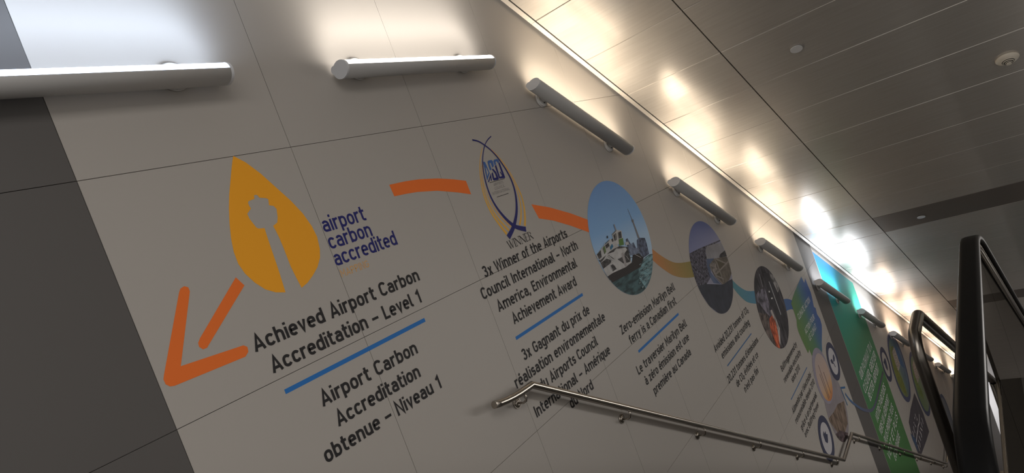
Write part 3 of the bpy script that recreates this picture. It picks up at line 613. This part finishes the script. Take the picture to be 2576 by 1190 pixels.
def wall_lamp(x, z, slope, kind, power, label, lip):
    e = mat('lamp_lens_'+kind, (.8, .8, .8), .4, emit=LAMPC[kind], es=power)
    root = empty('wall_lamp', (x, -.085, z), (0, math.atan(SL) if slope else 0, 0)); bpy.context.view_layer.update()
    tag(root, label, 'lamp', 'tubular lamps along the wall')
    lamp_parts(root, lip, e); mounts(root, 0 if slope else .03)
    for spread, share in (WIDE if slope else NARROW):                 # the reflector's beam: strong straight up, softer to the sides
        l = bpy.data.lights.new('lamp_beam', 'AREA'); l.shape = 'RECTANGLE'; l.size = LL*.94; l.size_y = .03; l.energy = power*share; l.color = LAMPC[kind]; l.spread = math.radians(spread)
        lo = bpy.data.objects.new('lamp_beam', l); col.objects.link(lo); lo.parent = root
        lo.location = (0, 0, .049); lo.rotation_euler = (math.pi, 0, 0)
LP = 3.4; NARROW = ((60, .50), (95, .60), (125, .7), (175, 1.1)); WIDE = ((70, .4), (105, .7), (135, 1.2), (175, 2.2))
wall_lamp(1.542-LL/2, 2.792, 0, 'cool', LP*1.35, 'level tube lamp nearest the dark grey wall panel, with cool bluish light', 5)
wall_lamp(2.749, 2.788, 0, 'neutral', LP*1.25, 'level tube lamp above the orange ribbon and yellow drop, with neutral white light', 5)
where = ['sloping tube lamp first below the level ones, over the fish-shaped award emblem, warm light', 'sloping tube lamp above and between the ferry photo and the aerial photo',
 'sloping tube lamp above the dark round rail photo, last before the grey strip', 'sloping tube lamp crossing the grey strip and the blue top of the green banner',
 'sloping tube lamp at the right edge of the green banner', 'sloping tube lamp above the round green and blue disc, end hidden by the tube handrail',
 'sloping tube lamp half covered by the post of the bent tube handrail', 'sloping tube lamp seen whole between the tube handrail and the escalator handrail', 'sloping tube lamp farthest down the wall, mostly covered by the black escalator handrail']
kinds = ['warm', 'warm', 'warm', 'white', 'white', 'pink', 'pink', 'pink', 'warm']
for k in range(9):
    xs = 3.767+1.695*k; xm = xs+LL/2*math.cos(math.atan(SL))
    wall_lamp(xm, 2.617-SL*(xm-3.767), 1, kinds[k], LP*(.80 if k < 3 else (1.4 if kinds[k] == 'white' else 1.15)), where[k], 36)

# ------------------------------------------------------------------ handrails
hr = empty('handrail', (2.65, -.075, .89)); tag(hr, 'brushed steel handrail fixed along the white wall beside the stairs', 'handrail')
P = [(2.315, -.075, .933), (2.36, -.075, .9205), (2.41, -.075, .9105), (2.47, -.075, .9015), (2.53, -.075, .8955), (2.60, -.075, .892), (2.65, -.075, .891), (7.34, -.075, -2.236), (7.98, -.075, -2.242), (12.95, -.075, -5.50), (13.75, -.075, -5.50)]
rel = lambda p, o: tuple(Vector(p)-o.location)
b = MB(); b.tube([rel(p, hr) for p in P], .0205, n=20); b.build('rail', M['steel'], hr)
def railz(x):
    for p, q in zip(P, P[1:]):
        if p[0] <= x <= q[0]: return p[2]+(q[2]-p[2])*(x-p[0])/(q[0]-p[0])
for x in (2.56, 3.47, 4.38, 5.29, 6.2, 7.11, 8.2, 9.2, 10.17, 11.1, 12.0, 12.9):
    z = railz(x+.02)
    bt = MB(); q = [(x, -.012, z-.062), (x, -.05, z-.066), (x+.006, -.068, z-.058), (x+.01, -.075, z-.04), (x+.012, -.075, z-.016)]
    bt.tube([rel(v, hr) for v in q], .0065, n=10); bo = bt.build('bracket', M['steel'], hr)
    bt = MB(); bt.cyl(rel((x, 0, z-.062), hr), rel((x, -.008, z-.062), hr), .031); bt.cyl(rel((x, -.008, z-.062), hr), rel((x, -.016, z-.062), hr), .026, r2=.014); bt.build('rosette', M['steel'], bo)

tb = empty('tube_handrail', (2.57, -1.97, 0)); tag(tb, 'dark bent tube handrail on the open side of the stairs, before the far lamps', 'handrail')
zt = .885; P2 = [(2.57, -1.97, .0), (2.57, -1.97, zt), (2.84, -1.97, zt), (9., -1.97, zt-.62*6.16)]
P2 = fillet(P2, 2, .05, 6); P2 = fillet(P2, 1, .085, 8)
b = MB(); b.tube([rel(p, tb) for p in P2], .0215, n=24, up=(0, 1, 0)); b.build('rail', M['tube'], tb)
b = MB(); b.cyl((0, 0, 0), (0, 0, .012), .05); b.build('base_flange', M['tube'], tb)
for x in (4.6, 6.6, 8.6):
    z = zt-.62*(x-2.84); b = MB(); b.cyl(rel((x, -1.97, z-.98), tb), rel((x, -1.97, z-.02), tb), .018); b.build('post', M['tube'], tb)

# ------------------------------------------------------------------ escalator
YE = -2.173; ZE = .985; XB = 3.60; SE = .577
es = empty('escalator', (1.75, YE, 0)); tag(es, 'escalator with thick black handrail and smoked glass side at the right edge', 'escalator')
hp = [(1.75+.34*math.cos(math.radians(a)), YE, ZE-.34+.34*math.sin(math.radians(a))) for a in range(250, 89, -10)]
tail = [(3.2, YE, ZE), (XB, YE, ZE), (20, YE, ZE-SE*(20-XB))]
tail = fillet(tail, 1, 1.0, 8)
UP = (math.cos(math.radians(250)), 0, math.sin(math.radians(250)))
prof = [(-.037, -.004), (-.037, .010), (-.032, .017), (-.02, .020), (.02, .020), (.032, .017), (.037, .010), (.037, -.004), (.034, -.010), (.028, -.012), (.022, -.008), (-.022, -.008), (-.028, -.012), (-.034, -.010)]
b = MB(); b.tube([rel(p, es) for p in hp+tail[:]], .04, prof=prof, up=UP); b.build('handrail', M['rubber'], es)
pr2 = [(-.018, -.034), (-.018, -.009), (.018, -.009), (.018, -.034)]
b = MB(); b.tube([rel(p, es) for p in hp+tail], .02, prof=pr2, up=UP); ho = b.build('handrail_guide', M['chrome'], es)
ztop = lambda x: (ZE-.04) if x < XB else ZE-.04-SE*(x-XB)
xs = [1.62, 2.61, 3.60, 5.2, 7., 9., 12., 15., 20.]
for a, d in zip(xs, xs[1:]):
    b = MB(); n = 5; ring = []
    for k in range(n+1):
        x = a+.004+(d-a-.008)*k/n; zt_ = ztop(x) if a > 2 else .68; ring.append([(x-1.75, -.006, zt_), (x-1.75, .006, zt_), (x-1.75, .006, zt_-.72), (x-1.75, -.006, zt_-.72)])
    b.loft(ring, smooth=False); b.build('glass_panel', M['glass'], es)
b = MB(); b.box(1.62-1.75, 2.606-1.75, -.003, .003, .68, .684); b.build('edge_trim', M['chrome'], es)
zb_ = lambda x: 0 if x < XB else -SE*(x-XB)
b = MB(); R_ = []
for x in (1.3, XB, 20.): z = zb_(x); R_.append([(x-1.75, -.09, z+.24), (x-1.75, .09, z+.24), (x-1.75, .09, z-.5), (x-1.75, -.09, z-.5)])
b.loft(R_, smooth=False); b.build('deck', M['plate'], es)
b = MB(); n = 44
b.box(1.2-1.75, XB-1.75, -1.2, -.1, -.2, .0)
for k in range(n):
    x = XB+.37*k; z = -SE*(x-XB); b.box(x-1.75, x+.37-1.75, -1.2, -.1, z-.5, z-.06)
for k in range(44):
    x = XB+.37*k; z = -SE*(x-XB)
    for i in range(26):
        y = -1.18+i*.042; b.box(x-1.75, x+.37-1.75, y, y+.02, z-.06, z-.045)
b.build('steps', M['step'], es)

# ------------------------------------------------------------------ small ceiling fittings
def on_ceiling(name, x, y, label, cat, build, group=None):
    r = empty(name, (x, y, cz(x)), (0, math.atan(SL), 0)); tag(r, label, cat, group); build(r); return r
def cover(r0):
    def f(r):
        b = MB(); b.cyl((0, 0, -.004), (0, 0, -.010), r0, n=32); b.build('cover_plate', M['cap'], r)
        b = MB(); b.cyl((0, 0, 0), (0, 0, -.004), r0*.8, n=32); b.build('collar', M['joint'], r)
    return f
def detector(r):
    prof = [(.078, 0), (.080, -.008), (.074, -.018), (.060, -.026), (.050, -.030)]
    b = MB(); b.loft([[(a*math.cos(i*math.pi/20), a*math.sin(i*math.pi/20), z) for i in range(40)] for a, z in prof]); b.build('housing', M['pwhite'], r)
    for a, z in ((.050, -.034), (.038, -.042), (.026, -.049)):
        b = MB(); b.cyl((0, 0, z+.006), (0, 0, z), a, n=32, r2=a*.96); o = b.build('louvre_ring', M['pwhite'], r)
        b = MB(); b.cyl((0, 0, z), (0, 0, z-.003), a*.82, n=32); b.build('gap', M['joint'], o)
    b = MB(); b.cyl((0, 0, -.05), (0, 0, -.058), .018, n=24); b.build('tip', M['pwhite'], r)
M['pwhite'] = mat('ivory_plastic', (.72, .66, .56), .4)
on_ceiling('sprinkler_cover', 5.491, -1.385, 'small round white cover plate on the upper brushed ceiling panel', 'sprinkler', cover(.045))
on_ceiling('sprinkler_cover', 9.219, -1.397, 'small round white cover plate on the dark brown ceiling panel', 'sprinkler', cover(.045))
on_ceiling('smoke_detector', 6.558, -2.596, 'ivory domed smoke detector with louvred tip on the dark right part of the ceiling', 'smoke detector', detector)

# ------------------------------------------------------------------ wall graphics
def graphic(name, label, cat, ox, oz, group=None):
    return tag(empty(name, (ox, 0, oz)), label, cat, group)
def cen(p): return (sum(a for a, _ in p)/len(p), sum(b for _, b in p)/len(p))
# -- drop emblem
o = graphic('accreditation_emblem', 'yellow drop emblem with control tower cut-out and navy wording beside it', 'wall emblem', 1.5, 1.9)
p = DATA['drop']; Decal(*cen(p)).poly(p).build('drop', M['yellow'], o)
for r in rows('logo'):
    z = (r[4]+r[5])/2; text_mesh(r[1], r[2], r[3], z, .074, ((r[2]+r[3])/2, z), .94, gap=.075).build('wording', M['navy'], o, 1)
for r in rows('map'):
    z = (r[4]+r[5])/2; text_mesh(r[1], r[2], r[3], z, .036, ((r[2]+r[3])/2, z), .7).build('caption', M['pale'], o, 1)
# -- arrow and ribbons
o = graphic('arrow_graphic', 'orange arrow pointing down left beside the dark grey wall panel', 'wall graphic', 1.05, 1.5)
p = DATA['chevron']; Decal(*cen(p)).poly(p).build('arrow_head', M['orange'], o)
p = DATA['shaft']; Decal(*cen(p)).poly(p).build('arrow_shaft', M['orange'], o)
def ribbon(key, m, label):
    if key+'t' in DATA: A, B = smooth(DATA[key+'t']), smooth(DATA[key+'b']); A, B = resample(A, 24), resample(B, 24); d = Decal(*cen(A)).strip(A, B)
    else: p = DATA[key]; d = Decal(*cen(p)).poly(p)
    tag(d.build('ribbon_graphic', m, None, 1), label, 'wall graphic', 'ribbon pieces linking the wall pictures')
def resample(P, n):
    P = [Vector(p) for p in P]; L = [0]
    for a, b in zip(P, P[1:]): L.append(L[-1]+(b-a).length)
    out = []
    for k in range(n+1):
        s_ = L[-1]*k/n; i = max(j for j in range(len(L)) if L[j] <= s_+1e-9); i = min(i, len(P)-2)
        t_ = (s_-L[i])/max(1e-9, L[i+1]-L[i]); out.append(tuple(P[i].lerp(P[i+1], t_)))
    return out
ribbon('rib1', M['orange'], 'arched orange ribbon between the yellow drop emblem and the award emblem')
ribbon('rib2', M['orange'], 'straight orange ribbon running from the award emblem into the ferry photo')
ribbon('rib3', grad('ribbon_print', 'X', [(0, (.50, .17, .035)), (.45, (.33, .19, .035)), (1, (.20, .19, .03))]), 'ribbon fading orange to olive between the ferry photo and the aerial photo')
ribbon('rib4', grad('ribbon_print_teal', 'X', [(0, (.06, .22, .25)), (1, (.05, .20, .34))]), 'teal ribbon between the aerial photo and the dark rail photo')
ribbon('rib5', grad('ribbon_print_blue', 'X', [(0, (.04, .12, .30)), (1, (.04, .10, .30))]), 'short blue ribbon between the dark rail photo and the green leaf badge')
# -- award emblem
o = graphic('award_emblem', 'navy and gold fish-shaped award emblem with the word WINNER below', 'wall emblem', 3.12, 1.7)
for key, w0, w1, ly in (('navyA', .0095, .034, 3), ('navyB', .006, .034, 3.4)):
    p = smooth(DATA[key], 6); Decal(*cen(p)).line(p, w0, w1, 3.2).build('navy_curve', M['navy'], o, ly)
for key, w0, w1, m in (('goldL', .005, .022, 'gold'), ('goldL2', .004, .016, 'gold'), ('goldL3', .004, .012, 'pale'), ('goldR', .006, .020, 'gold'), ('goldR2', .004, .016, 'gold')):
    p = smooth(DATA[key], 6); Decal(*cen(p)).line(p, w0*.8, w1, 1.6).build('gold_curve', M[m], o, 1)
M['asqb'] = vin('mid_blue', (.05, .12, .34))
for key in ('asqL1', 'asqL2', 'asqL3'): p = DATA[key]; Decal(*cen(p)).poly(p).build('letter_top', M['asqb'], o, 2)
p = DATA['asqL1h']; Decal(*cen(p)).poly(p).build('letter_counter', M['panel'], o, 3)
for key in ('asqD1', 'asqD2', 'asqD3'): p = DATA[key]; Decal(*cen(p)).poly(p).build('letter_base', M['navy'], o, 2)
for key in ('ruleA', 'ruleB'): p = DATA[key]; Decal(*cen(p)).line(p, .003).build('rule', M['black'], o, 2)
for r in rows('asqn'):
    z = (r[4]+r[5])/2; text_mesh(r[1], r[2], r[3], z, .019, ((r[2]+r[3])/2, z), .38).build('small_wording', M['grayt'], o, 2)
# WINNER, thin roman capitals with thick and thin strokes and serifs
def winner(x0, x1, z, cap):
    d = Decal((x0+x1)/2, z); x = x0; tot = 0
    G = {'W': (1.0, [(0, 1, .30, 0, 1), (.30, 0, .5, .9, 0), (.42, 1, .68, 0, 1), (.68, 0, .95, 1, 0)], [(-.06, .08, 1), (.34, .5, 1), (.88, 1.02, 1)]),
         'I': (.22, [(.11, 0, .11, 1, 1)], [(.0, .22, 1), (0, .22, 0)]),
         'N': (.86, [(.1, 0, .1, 1, 0), (.06, 1, .76, 0, 1), (.76, 0, .76, 1, 0)], [(0, .2, 0), (-.02, .12, 1), (.66, .86, 1)]),
         'E': (.56, [(.1, 0, .1, 1, 1), (.1, .98, .5, .98, 0), (.1, .52, .42, .52, 0), (.1, .02, .54, .02, 0), (.5, .98, .5, .86, 0), (.54, .02, .54, .16, 0)], [(0, .2, 0), (0, .2, 1)]),
         'R': (.74, [(.1, 0, .1, 1, 1), (.1, .98, .34, .98, 0), (.34, .98, .52, .86, 0), (.52, .86, .54, .68, 1), (.54, .68, .4, .52, 0), (.1, .5, .4, .52, 0), (.36, .5, .74, 0, 1)], [(0, .2, 0), (0, .1, 1)])}
    W = sum(G[c_][0]+.04 for c_ in 'WINNER'); sx = (x1-x0)/W
    for c_ in 'WINNER':
        a, st, se = G[c_]
        for (xa, ya, xb, yb, th) in st: d.line([(x+xa*sx, z+ya*cap), (x+xb*sx, z+yb*cap)], .0062 if th else .0024)
        for xa, xb, y in se: d.line([(x+xa*sx, z+y*cap), (x+xb*sx, z+y*cap)], .0026)
        x += (a+.04)*sx
    return d
winner(2.985, 3.256, 1.633, .052).build('winner_word', M['black'], o, 2)
# -- text columns
CAP = .0665
text_block('wall_text', rows('a_en'), CAP, M['black'], 'black English lettering about level 1 accreditation, above the longest blue rule', 'wall text', 1.12)
text_block('wall_text', rows('a_fr'), CAP, M['black'], 'black French lettering ending Niveau 1, lowest text on the left', 'wall text', 1.12)
text_block('wall_text', rows('b_en'), CAP, M['black'], 'black English lettering beginning 3x Winner, under the award emblem', 'wall text', 1.08)
text_block('wall_text', rows('b_fr'), CAP, M['black'], 'black French lettering beginning 3x Gagnant, crossed by the wall handrail', 'wall text', 1.08)
text_block('wall_text', rows('c_en'), CAP, M['black'], 'black English lettering on the zero-emission ferry, under the ferry photo', 'wall text', 1.04)
text_block('wall_text', rows('c_fr'), CAP, M['black'], 'black French lettering beginning Le traversier, under a blue rule', 'wall text', 1.04)
text_block('wall_text', rows('d_en'), CAP, M['black'], 'black English lettering beginning Avoided 20,231 tonnes, under the aerial photo', 'wall text', 1.)
text_block('wall_text', rows('d_fr'), CAP, M['black'], 'black French lettering beginning 20,231 tonnes, under a thin blue rule', 'wall text', 1.)
text_block('wall_text', rows('e_en'), CAP, M['black'], 'black English lettering on renewable electricity, under the dark rail photo', 'wall text', .95)
text_block('wall_text', rows('e_fr'), CAP, M['black'], 'black French lettering beginning Alimenté, left of the maple leaf ring', 'wall text', .95)
for key, lab in (('bar_a', 'long blue rule between the English and French accreditation lettering'), ('bar_b', 'blue rule between the 3x Winner and 3x Gagnant lettering'),
                 ('bar_c', 'blue rule between the English and French ferry lettering'), ('bar_d', 'thin blue rule between the two 20,231 tonnes texts'), ('bar_e', 'thin blue rule between the two renewable electricity texts')):
    x0, x1, z = DATA[key]; tag(Decal((x0+x1)/2, z).line([(x0, z), (x1, z)], .0195 if key < 'bar_d' else .0125).build('divider_rule', M['blue'] if key < 'bar_d' else M['blue2'], None, 1), lab, 'divider line', 'blue rules between the texts')
# -- ferry photo
def photo(name, key, base, label, layers, group='round photos on the wall'):
    c_ = DATA[key]; o = graphic(name, label, 'wall photo', c_[0], c_[1], group)
    Decal(c_[0], c_[1]).ell(*c_[:2], c_[2]).build('backdrop', base, o, 2)
    for i, (k, nm, m) in enumerate(layers):
        pts = clip_circle(DATA[k], c_)
        if len(pts) > 2: Decal(*cen(pts)).poly(pts).build(nm, m, o, 2.5+i*.3)
    return o
V = lambda n, c, a=0., s_=20, st=(1, 1, 1): speckle(vin(n, c), s_, a, st) if a else vin(n, c)
sky = grad('print_sky', 'Z', [(0, (.42, .55, .68)), (.42, (.37, .54, .74)), (.62, (.20, .40, .70)), (1, (.13, .29, .60))])
hullc = V('hull', (.030, .026, .026)); bld = V('skyline', (.085, .105, .165), .5, 30); wsh = V('ship_white', (.47, .47, .47), .18, 14); dk = V('ship_opening', (.06, .058, .06), .5, 40)
o = photo('ferry_photo', 'c1', sky, 'round photo of a white ferry and a tower skyline on blue water', [
 ('F_water', 'water', V('water', (.045, .09, .10), .5, 16, (.5, 1, 2))), ('F_waterlight', 'bright_water', V('water_light', (.14, .25, .28), .6, 22, (.4, 1, 2))),
 ('F_sky1', 'building', bld), ('F_sky2', 'building', bld), ('F_sky3', 'building', bld), ('F_sky4', 'building', V('building_pale', (.24, .24, .26))),
 ('F_sky5', 'building', V('haze_building', (.17, .21, .30), .4, 40)), ('F_shaft', 'tower', V('tower', (.19, .19, .21))), ('F_pod', 'tower_pod', V('tower_pod', (.16, .16, .17))), ('F_ant', 'antenna', V('antenna', (.20, .23, .29))),
 ('F_gap', 'deck_shadow', dk), ('F_hull', 'hull', hullc), ('F_deckwhite', 'superstructure', wsh), ('F_upper', 'upper_deck', wsh), ('F_wheel', 'wheelhouse', wsh),
 ('F_deckopen1', 'deck_opening', dk), ('F_deckopen2', 'deck_opening', dk), ('F_deckopen3', 'deck_opening', dk), ('F_person1', 'ramp', V('ramp', (.36, .34, .34))),
 ('F_upwin1', 'cabin_window', dk), ('F_upwin2', 'cabin_window', dk), ('F_upwin3', 'cabin_window', dk), ('F_whwin', 'cabin_window', dk), ('F_whwin2', 'cabin_window', dk),
 ('F_green1', 'green_panel', V('ship_green', (.10, .20, .05))), ('F_green2', 'green_panel', V('ship_green2', (.11, .17, .06))), ('F_blue1', 'blue_panel', V('ship_blue', (.04, .17, .30))),
 ('F_box', 'lifeboat', wsh), ('F_funnel', 'funnel', hullc), ('F_mast', 'mast', V('mast', (.30, .27, .27)))])
FP = DATA['F_lines']; fl = (V('ship_rail', (.09, .09, .09)), V('ship_rail_white', (.5, .5, .5)), V('wave', (.20, .29, .31)))
for i in range(0, len(FP), 2):
    k = i//2; p = [FP[i], FP[i+1]]; md = (FP[i][0]+FP[i+1][0])/2; mz = (FP[i][1]+FP[i+1][1])/2
    c1 = DATA['c1']; inside = all((q[0]-c1[0])**2+(q[1]-c1[1])**2 < (c1[2]*.97)**2 for q in p)
    if inside: Decal(md, mz).line(p, .0045 if k < NRAIL else .006).build('ship_line' if k < NRAIL else 'wave', fl[(0 if k % 2 else 1) if k < NRAIL else 2], o, 11.5+.2*(k % 9))
# -- aerial photo
skya = grad('print_sky_dusk', 'Z', [(0, (.2, .2, .28)), (.62, (.27, .27, .36)), (.74, (.19, .21, .38)), (1, (.10, .13, .31))])
o = photo('aerial_photo', 'c2', skya, 'round aerial photo of an island airfield beside a dark city shore', [
 ('A_city', 'city', V('city', (.075, .073, .10), .95, 42, (1.6, 1, .8))), ('A_bay', 'bay', V('bay', (.26, .26, .285), .25, 5)), ('A_channel', 'channel', V('channel', (.085, .115, .20), .3, 8)),
 ('A_deep', 'lake', V('lake', (.034, .039, .056), .25, 10)), ('A_island', 'island', V('island', (.125, .108, .090), .35, 16)), ('A_apron', 'apron', V('apron', (.20, .18, .165), .5, 30)),
 ('A_g1', 'grass_field', V('field', (.092, .080, .055))), ('A_g2', 'grass_field', V('field2', (.09, .078, .055))), ('A_trees', 'trees', V('trees', (.04, .04, .045), .5, 24))])
rw = V('runway', (.23, .21, .19))
for i in range(6):
    p = DATA['A_run%d' % i]; Decal(*cen(p)).line(p, .016).build('runway', rw, o, 5.5+.25*i)
# -- dark rail photo
o = photo('rail_photo', 'c3', V('rail_dark', (.052, .048, .056), .6, 9, (1.6, 1, .5)), 'round dark photo with white streaks and an orange patch', [
 ('R_mid', 'haze', V('rail_haze', (.14, .13, .165), .7, 11)), ('R_edge', 'bright_corner', V('rail_corner', (.22, .21, .21), .7, 12)), ('R_low', 'brown_area', V('rail_brown', (.12, .095, .085), .6, 10)),
 ('R_darkband', 'dark_band', V('rail_band', (.038, .036, .042), .3, 12)), ('R_white1', 'white_streak', V('rail_white', (.34, .31, .30), .6, 14, (1, 1, .4))), ('R_orange', 'orange_patch', V('rail_orange', (.46, .10, .045), .5, 22, (1, 1, .5))),
 ('R_streak', 'white_streak', V('rail_streak', (.36, .36, .38))), ('R_streak2', 'white_streak', V('rail_streak2', (.22, .21, .23))), ('R_spot', 'light_spot', M['white']), ('R_spot2', 'light_spot', M['white'])])
# -- leaf badge
p = DATA['badge']; cb = cen(p); o = graphic('leaf_badge', 'green and blue leaf-shaped badge reading climate action in white', 'wall emblem', *cb)
Decal(*cb).poly(p).build('badge', None or grad('badge_print', 'X', [(.12, (.10, .20, .055)), (.42, (.075, .185, .10)), (.62, (.05, .14, .22)), (.85, (.04, .10, .30))]), o, 2)
for r in rows('badge'):
    z = (r[4]+r[5])/2; text_mesh(r[1], r[2], r[3], z, .072, ((r[2]+r[3])/2, z), .85).build('wording', M['white'], o, 3)
# -- oval photos and icon rings beside the badge
c_ = DATA['lilac']; o = graphic('sunset_photo', 'round peach sunset photo with wind turbines in a pale lilac halo', 'wall photo', *c_[:2], 'round photos on the wall')
Decal(*c_[:2]).ell(*c_[:2], c_[2]*1.03).build('halo', V('lilac', (.27, .25, .31), .12, 6), o, 2.8)
cp = DATA['peach']; Decal(*cp[:2]).ell(*cp[:2], cp[2]*.92).build('sunset_sky', grad('print_sunset', 'Z', [(0, (.46, .16, .05)), (.2, (.54, .31, .14)), (.4, (.47, .34, .27)), (1, (.40, .33, .31))]), o, 3.3)
tw = V('turbine', (.16, .11, .10))
for k in ('ovA1', 'ovA2', 'ovA3'): p = clip_circle(DATA[k], (cp[0], cp[1], cp[2]*.9)); Decal(*cen(p)).poly(p).build('turbine_tower', tw, o, 3.9)
c_ = DATA['grassd']; o = graphic('meadow_photo', 'round photo of brown meadow grass with an animal at its foot', 'wall photo', *c_[:2], 'round photos on the wall')
Decal(*c_[:2]).ell(*c_[:2], c_[2]).build('haze_sky', V('meadow_haze', (.25, .225, .24), .12, 5), o, 1.5)
p = clip_circle(DATA['grassA'], c_); Decal(*cen(p)).poly(p).build('grass', V('meadow_grass', (.17, .125, .095), .42, 22, (1, 1, .3)), o, 2.2)
p = clip_circle(DATA['animal'], c_); Decal(*cen(p)).poly(p).build('animal', V('animal_brown', (.085, .062, .066), .6, 18), o, 2.6)
def icon(kr, ki, label, parts, cat='wall emblem', bg=None, nm='icon_ring'):
    c_, ci = DATA[kr], DATA[ki]; o = graphic(nm, label, cat, *c_[:2], 'ring icons on the wall')
    Decal(*c_[:2]).ring(*c_[:2], c_[2], c_[2]*.70).build('ring', M['ringn'], o, 4)
    if bg: Decal(*c_[:2]).ell(*c_[:2], c_[2]*.705).build('field', bg, o, 3.6)
    for k in parts: p = DATA[k]; Decal(*cen(p)).poly(p).build('icon', M['ringn'], o, 4.4)
pf = V('icon_field', (.46, .45, .47))
icon('ring1', 'ring1i', 'slate ring icon with a leaf sprout, at the edge of the grey strip', ('sprout1', 'sprout2', 'sprout3'), bg=pf)
icon('ring2', 'ring2i', 'slate ring icon with a maple leaf, above the wall handrail', ('maple',), bg=pf)
icon('ring3', 'ring3i', 'slate ring icon with a dark bird shape, right of the green banner', ('ravenA',))
# -- blue arrow with its tail
o = graphic('arrow_graphic', 'thin slate blue arrow whose tail curves across the grey strip onto the green banner', 'wall graphic', 8.9, -2.2)
p = DATA['arrH']; Decal(*cen(p)).line(p, .026).build('arrow_head', V('arrow_blue', (.05, .13, .27)), o, 4)
p = smooth(DATA['arrS'], 6); Decal(*cen(p)).line(p, .036, .052).build('arrow_shaft', grad('tail_print', 'X', [(0, (.05, .13, .27)), (.3, (.10, .11, .17)), (1, (.075, .07, .085))]), o, 4)
# -- green banner
L_, R2 = X0+9.73*PX, X0+11.63*PX
tz = lambda x: -.1826-.6131*(x-9.36)
p = [(L_, tz(L_)), (R2, tz(R2)), (R2, -7.0), (L_, -6.2)]; cb = cen(p)
o = graphic('green_banner', 'tall green banner fading to blue at the top with white lettering', 'banner', L_, -6.2)
Decal(*cb).poly(p).build('banner_sheet', grad('banner_print', 'Z', [(0, (.05, .17, .045)), (.60, (.062, .185, .055)), (.74, (.05, .20, .10)), (.85, (.015, .30, .22)), (.93, (.012, .22, .38)), (1, (.005, .20, .62))]), o, 1)
for g_, cp_ in (('g_en', .135), ('g_fr', .125)):
    for r in rows(g_):
        z = (r[4]+r[5])/2; text_mesh(r[1], r[2], r[3], z, cp_, ((r[2]+r[3])/2, z), .8).build('wording', M['white'], o, 3)
# -- discs right of the banner
def disc(key, label, pal, extra):
    c_ = DATA[key]; o = graphic('disc_graphic', label, 'wall graphic', *c_[:2], 'round discs right of the banner')
    Decal(*c_[:2]).ell(*c_[:2], c_[2]).build('rim', V('disc_rim', (.07, .08, .15)), o, 2)
    Decal(*c_[:2]).ell(*c_[:2], c_[2]*.86).build('face', pal, o, 2.6)
    for k, nm, m in extra: p = clip_circle(DATA[k], (c_[0], c_[1], c_[2]*.84)); Decal(*cen(p)).poly(p).build(nm, m, o, 3.4)
face = grad('disc_print', 'X', [(0, (.14, .17, .06)), (.3, (.15, .19, .07)), (.55, (.09, .15, .18)), (1, (.08, .13, .22))])
wd = V('disc_white', (.36, .31, .28), .6, 40)
disc('e1', 'round green and blue disc with a pale kite shape, beside the bird ring icon', speckle(face, 5, .25), [('gold1', 'green_band', V('disc_olive', (.17, .19, .045), .2, 12)), ('blueh1', 'blue_band', V('disc_blue', (.06, .13, .26))), ('drop1', 'kite', wd)])
disc('e2', 'round green and grey disc half hidden behind the tube handrail post', grad('disc_print2', 'X', [(0, (.12, .19, .07)), (.5, (.16, .22, .12)), (1, (.16, .18, .18))]), [('green2', 'green_band', V('disc_green', (.16, .22, .06), .4, 20)), ('drop2', 'kite', wd)])
disc('e3', 'slate round disc glimpsed between tube handrail and escalator handrail', grad('disc_print3', 'X', [(0, (.2, .2, .2)), (1, (.10, .12, .16))]), [])
p = DATA['diamond']; cd_ = cen(p); o = graphic('kite_sign', 'dark slate kite-shaped sign with a white line and lettering', 'wall emblem', *cd_)
Decal(*cd_).poly(p).build('plate', V('kite_slate', (.075, .068, .082), .15, 4), o, 2)
p = DATA['bluepatch']; Decal(*cen(p)).poly(p).build('blue_patch', V('kite_blue', (.05, .085, .16)), o, 2.5)
for k in sorted(q for q in DATA if q.startswith('K_')):
    p = DATA[k]; Decal(*cen(p)).line(p, .026 if k != 'K_line' else .022).build('rule' if k == 'K_line' else 'lettering', M['white'], o, 3)
